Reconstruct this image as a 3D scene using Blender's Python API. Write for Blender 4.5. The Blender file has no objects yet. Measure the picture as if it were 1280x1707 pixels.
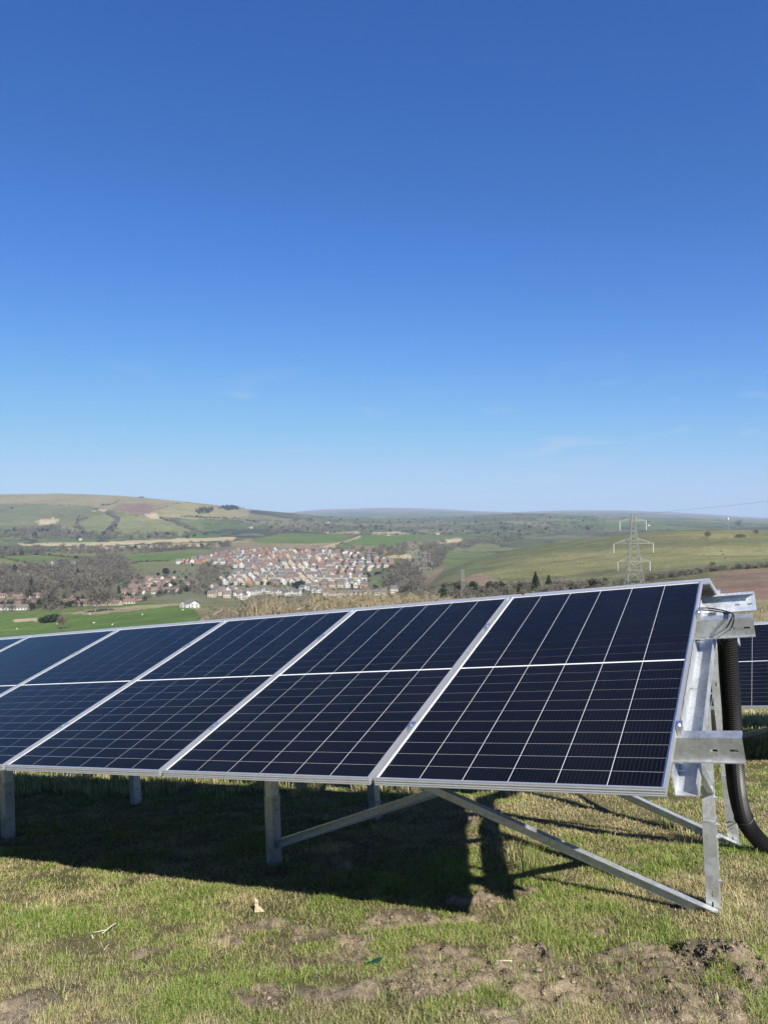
import bpy, math, random
import numpy as np
from mathutils import Vector, Matrix

random.seed(7)
rng = np.random.default_rng(11)
scene = bpy.context.scene
COL = scene.collection

# ------------------------------------------------------------------ camera, sky, sun, exposure
CZ = 1.5                      # eye height above the ground under the camera
cam_data = bpy.data.cameras.new('camera')
cam = bpy.data.objects.new('camera', cam_data)
COL.objects.link(cam)
cx = Vector((0.99987195, 0.00027928, -0.016))
cu = Vector((0.01600244, -0.01745017, 0.99971967))
cf = Vector((0.0, 0.99984770, 0.01745241))
cb = -cf
cam.matrix_world = Matrix(((cx.x, cu.x, cb.x, 0), (cx.y, cu.y, cb.y, 0), (cx.z, cu.z, cb.z, CZ), (0, 0, 0, 1)))
cam_data.sensor_fit = 'AUTO'
cam_data.sensor_width = 36
cam_data.lens = 36 * 1282 / 1707
cam_data.clip_start = 0.05
cam_data.clip_end = 60000
scene.camera = cam

SUN = Vector((0.32289832, -0.73348852, 0.5981064)).normalized()
sun_el = math.asin(SUN.z)
sun_az = math.atan2(SUN.x, SUN.y)      # clockwise from +Y
world = bpy.data.worlds.new('World')
scene.world = world
world.use_nodes = True
wn, wl = world.node_tree.nodes, world.node_tree.links
wn.clear()
sky = wn.new('ShaderNodeTexSky')
sky.sky_type = 'NISHITA'
sky.sun_disc = False
sky.sun_elevation = sun_el
sky.sun_rotation = sun_az
sky.altitude = 1200
sky.air_density = 1.0
sky.dust_density = 0.35
sky.ozone_density = 2.2
bg = wn.new('ShaderNodeBackground')
bg.inputs['Strength'].default_value = 0.075
wo = wn.new('ShaderNodeOutputWorld')
# thin cirrus wisps, low over the horizon all the way round
tc = wn.new('ShaderNodeTexCoord')
mp = wn.new('ShaderNodeMapping')
mp.inputs['Scale'].default_value = (4.2, 4.2, 15.0)
mp.inputs['Location'].default_value = (0.3, 0.55, 0.4)
nz = wn.new('ShaderNodeTexNoise')
nz.inputs['Scale'].default_value = 2.1
nz.inputs['Detail'].default_value = 7
nz.inputs['Distortion'].default_value = 0.6
cr = wn.new('ShaderNodeValToRGB')
cr.color_ramp.elements[0].position = 0.57
cr.color_ramp.elements[1].position = 0.86
cr.color_ramp.elements[1].color = (0.9, 0.9, 0.9, 1)
mx = wn.new('ShaderNodeMixRGB')
mx.inputs['Color2'].default_value = (4.2, 4.9, 6.0, 1)
wl.new(tc.outputs['Generated'], mp.inputs['Vector'])
wl.new(mp.outputs['Vector'], nz.inputs['Vector'])
wl.new(nz.outputs['Fac'], cr.inputs['Fac'])
sepz = wn.new('ShaderNodeSeparateXYZ')
wl.new(tc.outputs['Generated'], sepz.inputs[0])
mk = wn.new('ShaderNodeMapRange')
mk.inputs['From Min'].default_value = 0.22; mk.inputs['From Max'].default_value = 0.09
wl.new(sepz.outputs['Z'], mk.inputs['Value'])
mm_ = wn.new('ShaderNodeMath'); mm_.operation = 'MULTIPLY'
wl.new(cr.outputs['Color'], mm_.inputs[0]); wl.new(mk.outputs[0], mm_.inputs[1])
wl.new(mm_.outputs[0], mx.inputs['Fac'])
# the camera renders the clear sky a purer blue, evenly over the whole dome
SKY_K = 0.135
sepc = wn.new('ShaderNodeSeparateColor')
comb = wn.new('ShaderNodeCombineColor')
wl.new(sky.outputs['Color'], sepc.inputs[0])
CURVES = ([(0, 0), (.095, .036), (.14, .070), (.32, .240), (.53, .415), (1, .6)],
          [(0, 0), (.22, .138), (.32, .232), (.6, .52), (.77, .625), (1, .74)],
          [(0, .1), (.53, .485), (.66, .705), (.8, .85), (.9, .87), (1, .88)])
for ch, g_, k_ in ((0, 1.06, 0.62), (1, 0.86, 0.74), (2, 0.56, 0.84)):
    m1 = wn.new('ShaderNodeMath'); m1.operation = 'MULTIPLY'; m1.inputs[1].default_value = SKY_K
    m2 = wn.new('ShaderNodeMath'); m2.operation = 'POWER'; m2.inputs[1].default_value = g_
    m3 = wn.new('ShaderNodeMath'); m3.operation = 'MULTIPLY'; m3.inputs[1].default_value = k_
    wl.new(sepc.outputs[ch], m1.inputs[0])
    wl.new(m1.outputs[0], m2.inputs[0])
    wl.new(m2.outputs[0], m3.inputs[0])
    fc = wn.new('ShaderNodeFloatCurve')
    cv = fc.mapping.curves[0]
    cv.points[0].location, cv.points[1].location = CURVES[ch][0], CURVES[ch][-1]
    for q in CURVES[ch][1:-1]:
        cv.points.new(*q)
    fc.mapping.update()
    m4 = wn.new('ShaderNodeMath'); m4.operation = 'DIVIDE'; m4.inputs[1].default_value = SKY_K
    wl.new(m3.outputs[0], fc.inputs['Value'])
    wl.new(fc.outputs['Value'], m4.inputs[0])
    wl.new(m4.outputs[0], comb.inputs[ch])
wl.new(comb.outputs[0], mx.inputs['Color1'])
wl.new(mx.outputs['Color'], bg.inputs['Color'])
wl.new(bg.outputs['Background'], wo.inputs['Surface'])

sun_data = bpy.data.lights.new('sun', 'SUN')
sun_data.energy = 5.0
sun_data.angle = math.radians(0.53)
sun_data.color = (1.0, 0.95, 0.86)
sun = bpy.data.objects.new('sun', sun_data)
COL.objects.link(sun)
sun.location = SUN * 60
sun.rotation_euler = (-SUN).to_track_quat('-Z', 'Y').to_euler()

scene.view_settings.view_transform = 'Standard'
scene.view_settings.look = 'None'
scene.view_settings.exposure = 0.85
scene.view_settings.gamma = 1.0
scene.render.engine = 'CYCLES'
scene.cycles.use_denoising = True
scene.cycles.max_bounces = 6
scene.cycles.transparent_max_bounces = 12
scene.cycles.volume_bounces = 0

# ------------------------------------------------------------------ materials
def new_mat(name):
    m = bpy.data.materials.new(name)
    m.use_nodes = True
    n = m.node_tree.nodes
    b = n.get('Principled BSDF')
    return m, n, m.node_tree.links, b

def noise(n, l, scale, detail=4, vec=None, rough=0.55):
    t = n.new('ShaderNodeTexNoise')
    t.inputs['Scale'].default_value = scale
    t.inputs['Detail'].default_value = detail
    t.inputs['Roughness'].default_value = rough
    if vec is not None:
        l.new(vec, t.inputs['Vector'])
    return t

def ramp(n, l, fac, stops):
    r = n.new('ShaderNodeValToRGB')
    e = r.color_ramp.elements
    while len(e) > 1:
        e.remove(e[-1])
    e[0].position = stops[0][0]
    e[0].color = (*stops[0][1], 1)
    for p, c in stops[1:]:
        k = e.new(p)
        k.color = (*c, 1)
    l.new(fac, r.inputs['Fac'])
    return r

def bump(n, l, b, height, strength, dist):
    k = n.new('ShaderNodeBump')
    k.inputs['Strength'].default_value = strength
    k.inputs['Distance'].default_value = dist
    l.new(height, k.inputs['Height'])
    l.new(k.outputs['Normal'], b.inputs['Normal'])

def plain(name, col, rough=0.7, metal=0.0, var=0.12, scale=6.0, spec=0.5):
    m, n, l, b = new_mat(name)
    t = n.new('ShaderNodeTexCoord')
    z = noise(n, l, scale, 4, t.outputs['Object'])
    r = ramp(n, l, z.outputs['Fac'], [(0.3, tuple(c * (1 - var) for c in col)), (0.7, tuple(min(1, c * (1 + var)) for c in col))])
    l.new(r.outputs['Color'], b.inputs['Base Color'])
    b.inputs['Roughness'].default_value = rough
    b.inputs['Metallic'].default_value = metal
    b.inputs['Specular IOR Level'].default_value = spec
    return m

def galvanised(name, base, rough, metal=0.85):
    m, n, l, b = new_mat(name)
    t = n.new('ShaderNodeTexCoord')
    v = n.new('ShaderNodeTexVoronoi')
    v.inputs['Scale'].default_value = 55
    l.new(t.outputs['Object'], v.inputs['Vector'])
    z = noise(n, l, 9, 6, t.outputs['Object'], 0.65)
    m2 = n.new('ShaderNodeMixRGB')
    m2.inputs['Fac'].default_value = 0.35
    l.new(z.outputs['Fac'], m2.inputs['Color1'])
    l.new(v.outputs['Color'], m2.inputs['Color2'])
    r = ramp(n, l, m2.outputs['Color'], [(0.2, tuple(c * 0.72 for c in base)), (0.5, base), (0.8, tuple(min(1, c * 1.22) for c in base))])
    l.new(r.outputs['Color'], b.inputs['Base Color'])
    rr = ramp(n, l, z.outputs['Fac'], [(0.3, (rough - .08,) * 3), (0.7, (rough + .12,) * 3)])
    l.new(rr.outputs['Color'], b.inputs['Roughness'])
    b.inputs['Metallic'].default_value = metal
    bump(n, l, b, z.outputs['Fac'], 0.06, 0.01)
    return m

M_GALV = galvanised('galvanised_steel', (0.63, 0.655, 0.67), 0.38, 0.68)
M_GALVD = galvanised('weathered_galvanised_steel', (0.49, 0.51, 0.51), 0.42, 0.72)
M_ALU = plain('anodised_aluminium', (0.56, 0.565, 0.575), 0.36, 0.65, 0.06, 14)
M_BACK = plain('white_backsheet', (0.82, 0.83, 0.84), 0.5, 0, 0.03, 3)
M_LAM = plain('panel_rear_laminate', (0.10, 0.10, 0.11), 0.35, 0, 0.1, 4)
M_BLACK = plain('black_plastic', (0.006, 0.006, 0.0065), 0.42, 0, 0.2, 20, 0.5)
M_CABLE = plain('black_cable_sheath', (0.01, 0.01, 0.011), 0.5, 0, 0.2, 30)
M_ZINC = galvanised('zinc_bolt', (0.68, 0.68, 0.66), 0.3, 0.9)
M_PYLON = plain('weathered_pylon_steel', (0.25, 0.25, 0.22), 0.6, 0.1, 0.15, 0.6)
M_INSUL = plain('pale_insulator', (0.44, 0.45, 0.43), 0.4, 0, 0.05, 1)

def cell_mat():
    m, n, l, b = new_mat('monocrystalline_cell')
    t = n.new('ShaderNodeTexCoord')
    sep = n.new('ShaderNodeSeparateXYZ')
    l.new(t.outputs['Object'], sep.inputs[0])
    # fine busbar ribbons running up the panel
    a = n.new('ShaderNodeMath'); a.operation = 'MULTIPLY'; a.inputs[1].default_value = 1 / 0.0175
    l.new(sep.outputs['X'], a.inputs[0])
    f = n.new('ShaderNodeMath'); f.operation = 'FRACT'
    l.new(a.outputs[0], f.inputs[0])
    g = n.new('ShaderNodeMath'); g.operation = 'LESS_THAN'; g.inputs[1].default_value = 0.07
    l.new(f.outputs[0], g.inputs[0])
    oi = n.new('ShaderNodeObjectInfo')
    r = ramp(n, l, oi.outputs['Random'], [(0.0, (0.0026, 0.0029, 0.005)), (1.0, (0.0040, 0.0043, 0.0078))])
    mx_ = n.new('ShaderNodeMixRGB')
    mx_.inputs['Color2'].default_value = (0.035, 0.037, 0.043, 1)
    l.new(g.outputs[0], mx_.inputs['Fac'])
    l.new(r.outputs['Color'], mx_.inputs['Color1'])
    l.new(mx_.outputs['Color'], b.inputs['Base Color'])
    b.inputs['Roughness'].default_value = 0.5
    b.inputs['Specular IOR Level'].default_value = 0.04
    return m
M_CELL = cell_mat()

def glass_mat():
    m = bpy.data.materials.new('panel_cover_glass')
    m.use_nodes = True
    n, l = m.node_tree.nodes, m.node_tree.links
    n.clear()
    o = n.new('ShaderNodeOutputMaterial')
    mixs = n.new('ShaderNodeMixShader')
    tr = n.new('ShaderNodeBsdfTransparent')
    gl = n.new('ShaderNodeBsdfGlossy')
    gl.inputs['Roughness'].default_value = 0.09
    gl.inputs['Color'].default_value = (0.92, 0.90, 0.80, 1)
    fr = n.new('ShaderNodeFresnel')
    fr.inputs['IOR'].default_value = 1.22
    l.new(fr.outputs[0], mixs.inputs[0])
    l.new(tr.outputs[0], mixs.inputs[1])
    l.new(gl.outputs[0], mixs.inputs[2])
    # a film of dust, thicker in streaks
    t = n.new('ShaderNodeTexCoord')
    oi = n.new('ShaderNodeObjectInfo')
    ad = n.new('ShaderNodeVectorMath'); ad.operation = 'ADD'
    l.new(t.outputs['Object'], ad.inputs[0]); l.new(oi.outputs['Location'], ad.inputs[1])
    z = noise(n, l, 2.2, 6, ad.outputs[0], .65)
    dr = ramp(n, l, z.outputs['Fac'], [(.35, (0, 0, 0)), (.8, (.006, .006, .006))])
    df = n.new('ShaderNodeBsdfDiffuse'); df.inputs['Color'].default_value = (.5, .48, .44, 1)
    mix2 = n.new('ShaderNodeMixShader')
    l.new(dr.outputs['Color'], mix2.inputs[0])
    l.new(mixs.outputs[0], mix2.inputs[1]); l.new(df.outputs[0], mix2.inputs[2])
    l.new(mix2.outputs[0], o.inputs['Surface'])
    return m
M_GLASS = glass_mat()

def attr_mat(name, transl=0.0, rough=0.85, nscale=None, nvar=0.2, spec=0.2, coords='Object', bump_s=0.0, detail_scales=()):
    """Colour from the mesh's own colour attribute, broken up by noise."""
    m = bpy.data.materials.new(name)
    m.use_nodes = True
    n, l = m.node_tree.nodes, m.node_tree.links
    b = n.get('Principled BSDF')
    o = n.get('Material Output')
    at = n.new('ShaderNodeAttribute')
    at.attribute_name = 'Col'
    src = at.outputs['Color']
    t = n.new('ShaderNodeTexCoord')
    last = None
    for sc_, va in ([(nscale, nvar)] if nscale else []) + list(detail_scales):
        z = noise(n, l, sc_, 6, t.outputs[coords], 0.62)
        rr = ramp(n, l, z.outputs['Fac'], [(0.28, (1 - va,) * 3), (0.72, (1 + va,) * 3)])
        mm = n.new('ShaderNodeMixRGB'); mm.blend_type = 'MULTIPLY'; mm.inputs['Fac'].default_value = 1
        l.new(src, mm.inputs['Color1']); l.new(rr.outputs['Color'], mm.inputs['Color2'])
        src = mm.outputs['Color']
        last = z
    l.new(src, b.inputs['Base Color'])
    b.inputs['Roughness'].default_value = rough
    b.inputs['Specular IOR Level'].default_value = spec
    if bump_s and last:
        bump(n, l, b, last.outputs['Fac'], 0.6, bump_s)
    if transl:
        tl = n.new('ShaderNodeBsdfTranslucent')
        l.new(src, tl.inputs['Color'])
        ms = n.new('ShaderNodeMixShader')
        ms.inputs[0].default_value = transl
        l.new(b.outputs[0], ms.inputs[1]); l.new(tl.outputs[0], ms.inputs[2])
        l.new(ms.outputs[0], o.inputs['Surface'])
    return m
M_GRASS = attr_mat('grass_blades', 0.25, 0.6, spec=0.25)
M_SOIL = attr_mat('turf_and_soil', 0, 0.95, 9, 0.25, 0.1, detail_scales=((45, 0.34), (160, 0.4)), bump_s=0.02)
M_LAND = attr_mat('farmland', 0, 0.95, 0.006, 0.10, 0.05, detail_scales=((0.05, 0.2), (0.4, 0.32)))
M_FOL = attr_mat('foliage', 0.38, 0.85, spec=0.15)

# ------------------------------------------------------------------ mesh helpers
class MB:
    def __init__(self):
        self.v, self.f = [], []
    def quadbox(self, c, ax, ay, az):
        """box from centre and three half-extent vectors"""
        c, ax, ay, az = Vector(c), Vector(ax), Vector(ay), Vector(az)
        k = len(self.v)
        for sx, sy, sz in ((-1,-1,-1),(1,-1,-1),(1,1,-1),(-1,1,-1),(-1,-1,1),(1,-1,1),(1,1,1),(-1,1,1)):
            self.v.append(c + ax*sx + ay*sy + az*sz)
        flip = ax.cross(ay).dot(az) < 0
        for q in ((0,3,2,1),(4,5,6,7),(0,1,5,4),(1,2,6,5),(2,3,7,6),(3,0,4,7)):
            q = tuple(k+i for i in q)
            self.f.append(q[::-1] if flip else q)
    def bar(self, a, b, w, h=None, up=(0,0,1)):
        a, b = Vector(a), Vector(b)
        d = b - a
        L = d.length
        d.normalize()
        s = d.cross(Vector(up))
        if s.length < 1e-4:
            s = d.cross(Vector((1,0,0)))
        s.normalize()
        t = s.cross(d)
        h = h or w
        self.quadbox((a+b)/2, d*L/2, s*w/2, t*h/2)
    def tube(self, path, rad, seg=10, cap=True):
        path = [Vector(p) for p in path]
        n = len(path)
        rad = rad if isinstance(rad, (list, tuple, np.ndarray)) else [rad]*n
        k = len(self.v)
        ref = Vector((0.3, 0.2, 0.93))
        prev = None
        for i, p in enumerate(path):
            d = (path[min(i+1, n-1)] - path[max(i-1, 0)]).normalized()
            s = (prev - d*prev.dot(d)) if prev is not None else d.cross(ref if abs(d.dot(ref)) < .95 else Vector((1,0,0)))
            s.normalize()
            prev = s
            t = d.cross(s)
            for j in range(seg):
                a = 2*math.pi*j/seg
                self.v.append(p + (s*math.cos(a) + t*math.sin(a))*rad[i])
        for i in range(n-1):
            for j in range(seg):
                a, b = k+i*seg+j, k+i*seg+(j+1) % seg
                self.f.append((a, b, b+seg, a+seg))
        if cap:
            self.f.append(tuple(k+j for j in range(seg))[::-1])
            self.f.append(tuple(k+(n-1)*seg+j for j in range(seg)))
    def prism(self, poly, d):
        poly = [Vector(p) for p in poly]
        d = Vector(d)
        k, n = len(self.v), len(poly)
        self.v += poly + [p+d for p in poly]
        self.f.append(tuple(range(k, k+n))[::-1])
        self.f.append(tuple(range(k+n, k+2*n)))
        for i in range(n):
            j = (i+1) % n
            self.f.append((k+i, k+j, k+n+j, k+n+i))
    def build(self, name, mat, parent=None, smooth=False, bevel=0):
        o = obj_from(name, mesh_from(name, self.v, self.f, mat, smooth), parent)
        if bevel:
            b = o.modifiers.new('bevel', 'BEVEL')
            b.width = bevel
            b.segments = 1
        return o

def mesh_from(name, v, f, mat, smooth=False):
    me = bpy.data.meshes.new(name)
    me.from_pydata([tuple(p) for p in v], [], f)
    if mat:
        me.materials.append(mat)
    if smooth:
        me.polygons.foreach_set('use_smooth', [True]*len(me.polygons))
    me.update()
    return me

def obj_from(name, me, parent=None):
    o = bpy.data.objects.new(name, me)
    COL.objects.link(o)
    if parent is not None:
        o.parent = parent
        o.matrix_parent_inverse = Matrix.Translation(-parent.location)
    return o

def soup(name, V, F, col, mat, parent=None, smooth=False):
    """big mesh from numpy arrays; F is (n,3) or (n,4); col per vertex"""
    me = bpy.data.meshes.new(name)
    V = np.asarray(V, np.float32); F = np.asarray(F, np.int32)
    me.vertices.add(len(V)); me.vertices.foreach_set('co', V.ravel())
    k = F.shape[1]
    me.loops.add(F.size); me.loops.foreach_set('vertex_index', F.ravel())
    me.polygons.add(len(F))
    me.polygons.foreach_set('loop_start', np.arange(0, F.size, k, dtype=np.int32))
    me.polygons.foreach_set('loop_total', np.full(len(F), k, np.int32))
    if smooth:
        me.polygons.foreach_set('use_smooth', np.ones(len(F), bool))
    me.update(calc_edges=True)
    ca = me.color_attributes.new('Col', 'FLOAT_COLOR', 'POINT')
    c4 = np.ones((len(V), 4), np.float32); c4[:, :3] = col
    ca.data.foreach_set('color', c4.ravel())
    me.materials.append(mat)
    return obj_from(name, me, parent)

def empty(name, loc):
    o = bpy.data.objects.new(name, None)
    COL.objects.link(o)
    o.location = loc
    o.empty_display_size = 0.2
    return o

def tag(o, label=None, cat=None, group=None, kind=None):
    if label: o['label'] = label
    if cat: o['category'] = cat
    if group: o['group'] = group
    if kind: o['kind'] = kind
    return o

# ------------------------------------------------------------------ numpy noise
def _hash(ix, iy, s):
    h = (ix.astype(np.int64)*374761393 + iy.astype(np.int64)*668265263 + s*974634777) & 0xffffffff
    h = ((h ^ (h >> 13)) * 1274126177) & 0xffffffff
    return ((h ^ (h >> 16)) & 0xffff) / 65535.0

def vnoise(x, y, s=0):
    ix, iy = np.floor(x), np.floor(y)
    fx, fy = x-ix, y-iy
    fx = fx*fx*(3-2*fx); fy = fy*fy*(3-2*fy)
    a, b = _hash(ix, iy, s), _hash(ix+1, iy, s)
    c, d = _hash(ix, iy+1, s), _hash(ix+1, iy+1, s)
    return (a*(1-fx)+b*fx)*(1-fy) + (c*(1-fx)+d*fx)*fy

def fbm(x, y, o=4, s=0):
    t, a, n = 0, 1.0, 0
    for i in range(o):
        t = t + a*vnoise(x*2**i, y*2**i, s+i*17)
        n += a
        a *= 0.5
    return t/n

# ------------------------------------------------------------------ the lie of the land
F = 1282.0
def horizon_row(px):
    return 875.9 - 0.016*(px-640)
PROF = {   # bearing (as picture column) : (depth in metres, elevation as picture row)
 -500: [(40,1140),(100,1085),(200,1066),(400,1050),(540,1022),(640,1010),(760,988),(930,957),(1090,940),(1300,922),(1600,910),(1900,900),(2400,872),(3000,845),(3600,830),(4500,840),(7000,872),(13000,880)],
 0:    [(40,1140),(100,1085),(200,1066),(400,1052),(540,1022),(640,1010),(760,987),(930,957),(1090,938),(1300,921),(1600,909),(1900,899),(2400,871),(3000,840),(3600,822),(4500,835),(7000,870),(13000,878)],
 120:  [(40,1135),(100,1081),(200,1062),(400,1046),(540,1014),(640,1004),(760,986),(930,958),(1090,939),(1300,922),(1600,909),(1900,898),(2400,870),(3000,838),(3600,821.5),(4500,834),(7000,870),(13000,876)],
 240:  [(40,1128),(100,1074),(200,1054),(400,1034),(540,1010),(640,1002),(760,988),(930,962),(1090,940),(1300,922),(1600,908),(1900,897),(2400,872),(3000,841),(3500,827),(4500,840),(7000,868),(13000,874)],
 320:  [(40,1124),(100,1066),(200,1044),(400,1026),(540,1010),(640,1004),(760,992),(930,965),(1090,940),(1300,920),(1600,906),(1900,897),(2400,878),(3000,849),(3500,834),(4500,848),(7000,866),(13000,870)],
 400:  [(40,1120),(100,1060),(200,1035),(400,1021),(560,1009),(680,1005),(850,987),(1010,951),(1150,930),(1300,917),(1600,904),(1900,897),(2400,882),(3000,858),(3500,844.5),(4500,856),(7000,866),(13000,866)],
 490:  [(40,1117),(100,1050),(200,1026),(400,1014),(560,1008),(680,1006),(850,989),(1010,951),(1150,930),(1300,917),(1600,903),(1900,896),(2400,885),(3000,868),(3500,857),(4500,858),(7000,862),(13000,852)],
 600:  [(40,1115),(100,1045),(200,1020),(400,1010),(560,1006),(680,1006),(850,992),(1010,951),(1150,931),(1300,918),(1600,904),(1900,894),(2400,886),(3000,877),(3500,871),(4500,866),(7000,861),(13000,846.5)],
 680:  [(40,1111),(100,1041),(200,1016),(300,1007),(420,1001),(560,997),(700,988),(780,975),(880,955),(1060,930),(1300,914),(1600,904),(1900,897),(2400,888),(3000,878),(3500,872),(4500,865),(7000,860),(13000,846.5)],
 720:  [(40,1110),(100,1038),(200,1013),(300,1002),(420,991),(500,978),(560,966),(640,962),(720,966),(880,952),(1060,935),(1300,920),(1600,908),(1900,898),(2400,888),(3000,878),(3500,872),(4500,865),(7000,860),(13000,847.5)],
 760:  [(40,1108),(100,1035),(200,1010),(300,1000),(420,987),(520,966),(600,950),(680,938),(780,945),(1000,950),(1300,935),(1600,914),(1900,900),(2400,888),(3000,877),(3500,870),(4500,863),(7000,860),(13000,850)],
 850:  [(40,1105),(100,1030),(200,1006),(300,995),(420,980),(520,955),(620,930),(720,914),(800,919),(1000,935),(1300,928),(1600,912),(1900,900),(2400,886),(3000,872),(3500,864),(4500,854.5),(7000,860),(13000,855)],
 940:  [(40,1102),(100,1027),(200,1002),(300,990),(420,975),(520,947),(620,920),(720,903),(800,902),(1000,920),(1300,922),(1600,910),(1900,900),(2400,886),(3000,873),(3500,866),(4500,858),(7000,858),(13000,850.5)],
 1030: [(40,1100),(100,1024),(200,998),(300,984),(420,966),(520,940),(620,913),(720,895),(800,890.5),(1000,908),(1300,918),(1600,908),(1900,900),(2400,887),(3000,876),(3500,868),(4500,862),(7000,860),(13000,850)],
 1150: [(40,1100),(100,1020),(200,992),(300,970),(420,948),(520,926),(620,902),(720,885),(800,879.5),(1000,898),(1300,910),(1600,905),(1900,898),(2400,888),(3000,878),(3500,870),(4500,866),(7000,864),(13000,855)],
 1280: [(40,1098),(100,1016),(200,986),(300,956),(420,942),(520,924),(620,904),(720,888),(800,883.5),(1000,900),(1300,908),(1600,904),(1900,898),(2400,890),(3000,882),(3500,876),(4500,872),(7000,870),(13000,864)],
 1800: [(40,1096),(100,1016),(200,986),(300,958),(420,942),(520,924),(620,904),(720,888),(800,882),(1000,896),(1300,904),(1600,902),(1900,898),(2400,890),(3000,882),(3500,878),(4500,874),(7000,872),(13000,866)],
}
def plane_z(x, y):
    return CZ - 1.4986 + 0.03157*x - 0.1682*y
LGD = np.linspace(math.log(12), math.log(14500), 340)
GPX = np.arange(-640, 1961, 10.0)
_cols = sorted(PROF)
_zc = []
for c in _cols:
    d = np.array([p[0] for p in PROF[c]], float)
    z = CZ - d*(np.array([p[1] for p in PROF[c]], float) - horizon_row(c))/F
    d0 = np.array([12.0, 20.0]); z0 = plane_z((c-640)/F*d0, d0)
    d = np.concatenate([d0, d, [16000]]); z = np.concatenate([z0, z, [z[-1]-90]])
    _zc.append(np.interp(LGD, np.log(d), z))
_zc = np.array(_zc)
ZG = np.array([[np.interp(g, _cols, _zc[:, k]) for g in GPX] for k in range(len(LGD))])    # depth x bearing
_near = LGD < math.log(16)
_keep = ZG[_near].copy()
for _ in range(3):
    p = np.pad(ZG, ((2, 2), (0, 0)), 'edge'); ZG = (p[:-4]+2*p[1:-3]+3*p[2:-2]+2*p[3:-1]+p[4:])/9
    p = np.pad(ZG, ((0, 0), (3, 3)), 'edge'); ZG = (p[:, :-6]+p[:, 1:-5]+p[:, 2:-4]+p[:, 3:-3]+p[:, 4:-2]+p[:, 5:-1]+p[:, 6:])/7
ZG[_near] = _keep

def land(x, y):
    """height of the far land (y > 12)"""
    x, y = np.asarray(x, float), np.maximum(np.asarray(y, float), 12.01)
    gx = np.clip((640+F*x/y - GPX[0])/10.0, 0, len(GPX)-1.001)
    gy = np.clip((np.log(y)-LGD[0])/(LGD[1]-LGD[0]), 0, len(LGD)-1.001)
    ix, iy = gx.astype(int), gy.astype(int)
    fx, fy = gx-ix, gy-iy
    z = (ZG[iy, ix]*(1-fx)+ZG[iy, ix+1]*fx)*(1-fy) + (ZG[iy+1, ix]*(1-fx)+ZG[iy+1, ix+1]*fx)*fy
    amp = np.clip((y-40)/400, 0, 1)
    return z + amp*(fbm(x/90, y/90, 4, 5)-0.5)*3.0 + np.clip((y-1800)/1500, 0, 1)*(fbm(x/500, y/500, 3, 8)-0.5)*22

def row_of(px, y, z):
    return horizon_row(px) - (z-CZ)/y*F

_mD = np.exp(np.linspace(math.log(60), math.log(14000), 900))
def hit(px, row):
    """where a line of sight meets the land"""
    x = (px-640)/F*_mD
    z = land(x, _mD)
    r = row_of(px, _mD, z)
    k = np.nonzero(r <= row)[0]
    k = k[0] if len(k) else len(_mD)-1
    return x[k], _mD[k], z[k]

def at_depth(px, y):
    x = (px-640)/F*y
    return x, y, float(land(np.array([x]), np.array([y]))[0])

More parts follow.
